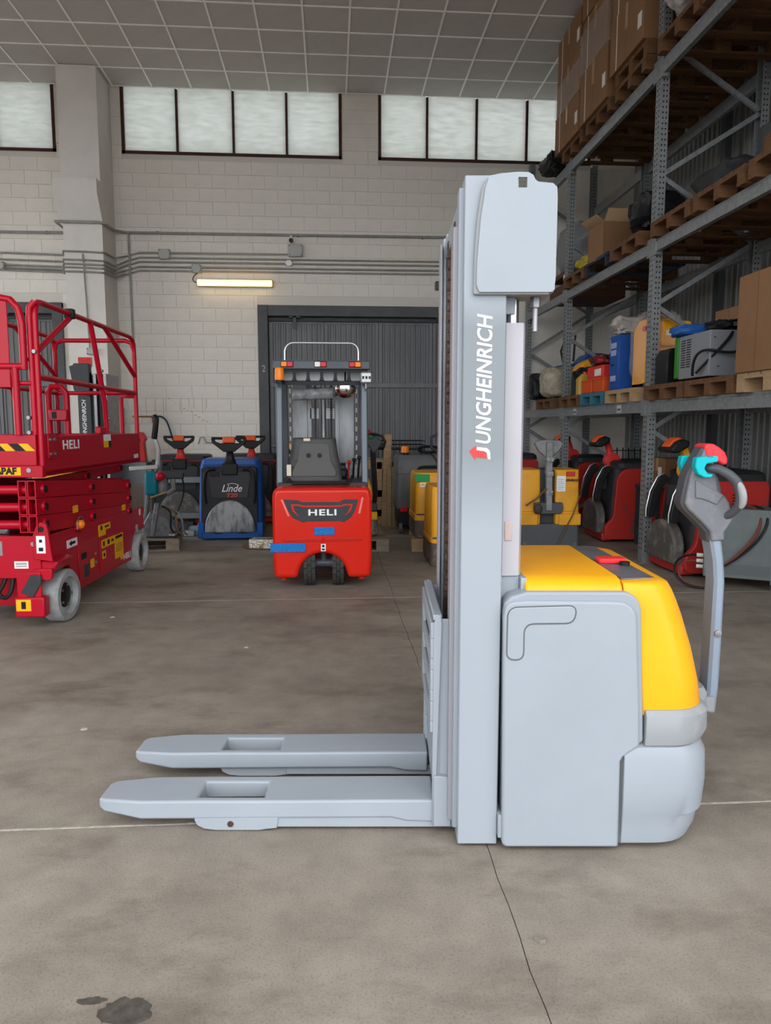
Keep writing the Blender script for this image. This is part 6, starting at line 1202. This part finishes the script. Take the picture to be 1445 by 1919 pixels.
# lit fluorescent batten
fl = thing('batten_lamp', 'lit fluorescent batten glowing yellow on the back wall', 'lamp', (-1.512,WY,3.62))
bx('lamp_tray', mat('yellowed_plastic', (0.55,0.48,0.30), 0.5), fl, -0.60,0.60,-0.06,0.0,0.0,0.11,0.01)
dif = mat('lit_diffuser', (1.0,0.62,0.20), 0.4, emit=2.3); MB().prism([(-0.06,0.005),(-0.115,0.02),(-0.125,0.055),(-0.11,0.09),(-0.06,0.105)], 'x', -0.585, 0.585).build('diffuser', dif, fl, 0.008)
MB().cyl((-0.56,-0.118,0.035),(0.56,-0.118,0.035),0.014,8).build('tube', mat('lit_tube', (1.0,0.80,0.42), 0.4, emit=6.0), fl)
MB().tube(bez((-0.60,-0.03,0.06),(-0.72,-0.03,0.08),(-0.66,-0.03,0.20),(-0.52,-0.03,0.24),10),0.008,6).build('lamp_cable', DGREY, fl)
dl = thing('bulkhead_lamp', 'small unlit dark bulkhead lamp on the wall beside the mast', 'lamp', (1.80,WY,3.61)); bx('lamp_body', mat('smoky_brown', (0.10,0.085,0.065), 0.3), dl, -0.09,0.16,-0.09,0.0,0,0.14,0.02); 
for x in (-0.04,0.02,0.08): bx('lamp_guard', DGREY, dl, x,x+0.012,-0.10,-0.085,0.01,0.13)
# tap with blue hose, hook, rust streaks
hs = thing('air_hose', 'blue air hose hanging from a brass tap on the back wall', 'hose', (-2.80,WY,1.565)); MB().tube([(-0.40,-0.03,0.0),(0.0,-0.03,0.0)],0.014,8).build('tap_pipe', mat('brass'), hs); bx('tap_lever', RED, hs, -0.09,-0.075,-0.05,-0.03,-0.10,0.0)
MB().tube(bez((0,-0.03,0),(0.16,-0.04,0.02),(0.18,-0.05,-0.2),(0.23,-0.05,-0.36),12)+bez((0.23,-0.05,-0.36),(0.35,-0.05,-0.62),(0.45,-0.05,-0.68),(0.75,-0.05,-0.72),10)[1:],0.014,8).build('hose', mat('dark_blue_hose', (0.02,0.04,0.09), 0.5), hs)
hk = tag(MB().tube([(-2.16,WX-0.03,1.12),(-2.13,WX-0.03,1.22),(-2.07,WX-0.03,1.235),(-2.03,WX-0.03,1.14),(-1.85,WX,1.14)],0.010,8).build('steel_hook', COND), 'bent steel hook on the wall left of the blue truck', 'hook')
rs = MB(); q_ = random.Random(5)
for k in range(9): x = -3.0+0.13*k+q_.uniform(-0.06,0.06); rs.box(x-0.003,x+0.003,WY-0.0025,WY+0.001,1.85-q_.uniform(0.1,0.32),1.86)
for k in range(14): t_ = k/13; x, z = -2.62+0.78*t_, 1.86-0.5*t_+q_.uniform(-0.015,0.015); rs.box(x-0.016,x+q_.uniform(-0.01,0.016),WY-0.0025,WY+0.001,z-0.006,z+0.006)
stuff(rs.build('rust_streaks', mat('rust_stain', (0.40,0.28,0.18), 0.9), wall_b, smooth=False))
fr_ = thing('fire_sign', 'small red plate fixed to the wall behind the scissor lift', 'sign', (-3.70,11.61,2.30)); bx('sign_plate', RED, fr_, -0.10,0.10,0,0.006,0,0.14)
# workbench and loose machines at the back left
bn2 = thing('steel_bench', 'grey steel bench against the back wall behind the scissor lift', 'bench', (-3.32,10.6,0)); bx('bench_top', mat('bench_steel', (0.18,0.19,0.20), 0.45, 0.3), bn2, 0,0.72,0,0.55,0.84,0.90,0.005); bx('bench_apron', mat('bench_steel'), bn2, 0,0.72,0.02,0.05,0.60,0.84)
for (x, y) in ((0.03,0.03),(0.69,0.03),(0.03,0.52),(0.69,0.52)): bx('leg', mat('bench_steel'), bn2, x-0.025,x+0.025,y-0.025,y+0.025,0,0.84)
rm = thing('hand_machine', 'red hand machine standing on the grey bench', 'machine', (-2.80,10.75,0.90)); MB().prism([(0,0),(0.16,0),(0.14,0.28),(0.17,0.33),(0.12,0.42),(0.03,0.42),(0,0.34)], 'y', 0, 0.12).build('machine_body', RED, rm, 0.012); bx('switch_plate', BLACK, rm, 0.03,0.09,-0.004,0,0.28,0.33)
bag('cable_heap', 'coil of black cable on the grey bench beside the red machine', 'cables', (-2.98,10.85,0.90+0.16), (0.14,0.12,0.16), BLACK, 31, amp=0.18)
yw = thing('yellow_case', 'yellow case standing at the end of the grey bench', 'case', (-3.29,10.70,0.90)); MB().box(0,0.09,0,0.25,0,0.30).build('case_body', YEL, yw, 0.01); bx('case_latch', BLACK, yw, 0.02,0.06,-0.006,0,0.1,0.14)
cy = thing('tool_case', 'black tool case with yellow lid behind the blue truck', 'case', (-0.76,11.35,0)); bx('stand', DGREY, cy, 0,0.5,0,0.4,0,0.92,0.01); bx('case_body', BLACK, cy, 0.02,0.40,0.03,0.35,0.92,1.06,0.01); bx('case_lid', YEL, cy, 0.02,0.40,0.03,0.35,1.06,1.14,0.012); bx('yellow_ledge', YEL, cy, 0.1,0.52,-0.03,0.03,0.93,0.98,0.006)
# timber by the gate
PALE = WOODS['light']
ws = thing('timber_crate', 'pale timber crate frames stacked by the gate', 'crate', (0.42,10.45,0))
for (x0,x1,y0,y1,z0,z1) in ((0.0,0.55,0,0.04,0.80,0.90),(0.0,0.55,0.0,0.04,0.40,0.50),(0.0,0.55,0,0.04,0.12,0.22),(0.02,0.10,0.0,0.05,0,0.9),(0.44,0.52,0.0,0.05,0,0.9),(0.22,0.30,0.0,0.05,0,0.9),(0.0,0.55,0.35,0.39,0.8,0.9),(0.02,0.10,0.35,0.39,0,0.9),(0.44,0.52,0.35,0.39,0,0.9),(0.0,0.55,0,0.4,0.90,0.92)): bx('plank', PALE, ws, x0,x1,y0,y1,z0,z1,0.003)
for (x0, x1, z) in ((0.02,0.2,0.96),(0.2,0.4,0.95)): bx('loose_board', WOODS['grey'], ws, x0,x1,0.05,0.35,0.92,z)
pk = tag(MB().loft([[(0.70,10.36,0.0),(0.80,10.36,0.0),(0.80,10.385,0.0),(0.70,10.385,0.0)],[(0.755,10.42,1.29),(0.855,10.42,1.30),(0.855,10.445,1.30),(0.755,10.445,1.29)]]).build('leaning_plank', PALE), 'long pale plank leaning upright by the gate', 'plank')
gp = thing('timber_post', 'timber posts with a green strap standing by the grey scrubber', 'timber', (0.78,10.28,0)); bx('post', PALE, gp, 0,0.055,0,0.05,0,0.84); bx('post', PALE, gp, 0.07,0.125,0,0.05,0,0.84); bx('green_strap', mat('green_strap', (0.03,0.17,0.06), 0.6), gp, 0.055,0.07,0.0,0.02,0,0.84)
bk = thing('wire_basket', 'black wire basket standing on a frame behind the scrubber', 'basket', (0.70,11.0,0)); wires = MB()
BX0, BX1, BY0, BY1 = 0.0, 0.70, 0.0, 0.4
for z in (1.06,1.13,1.19): wires.tube([(BX0,BY0,z),(BX1,BY0,z),(BX1,BY1,z),(BX0,BY1,z)],0.006,5,closed=True)
for k in range(9): wires.cyl((BX0+0.0875*k,BY0,0.80),(BX0+0.0875*k,BY0,1.19),0.005,5); wires.cyl((BX0+0.0875*k,BY1,0.80),(BX0+0.0875*k,BY1,1.19),0.005,5)
stuff(wires.build('wire_mesh', BLACK, bk)); bx('basket_base', BLACK, bk, BX0,BX1,BY0,BY1,0.78,0.80)
for (x, y) in ((0.02,0.02),(0.68,0.02),(0.02,0.38),(0.68,0.38)): bx('leg', BLACK, bk, x-0.015,x+0.015,y-0.015,y+0.015,0,0.78)
# chips and scraps on the floor
q_ = random.Random(11)
for k, (x, y, lab) in enumerate(((-0.55,4.62,'flat pale scrap lying mid floor right of centre'),(-1.16,3.38,'small pale flake on the floor before the far fork'),(-1.62,5.45,'pale crumb of plaster on the floor by the scissor lift wheel'),(0.56,1.83,'lump of grey grout sitting on the floor crack'))):
    pts = [(x+0.016*math.cos(a)*q_.uniform(0.6,1.3), y+0.013*math.sin(a)*q_.uniform(0.6,1.3)) for a in [2*PI*j/7 for j in range(7)]]
    tag(MB().prism(pts, 'z', 0.0, 0.004 if k < 3 else 0.012).build('floor_scrap', chipm if k < 3 else mat('grout_lump', (0.19,0.165,0.14), 0.9), bevel=0.001), lab, 'scrap', 'scraps on the floor')
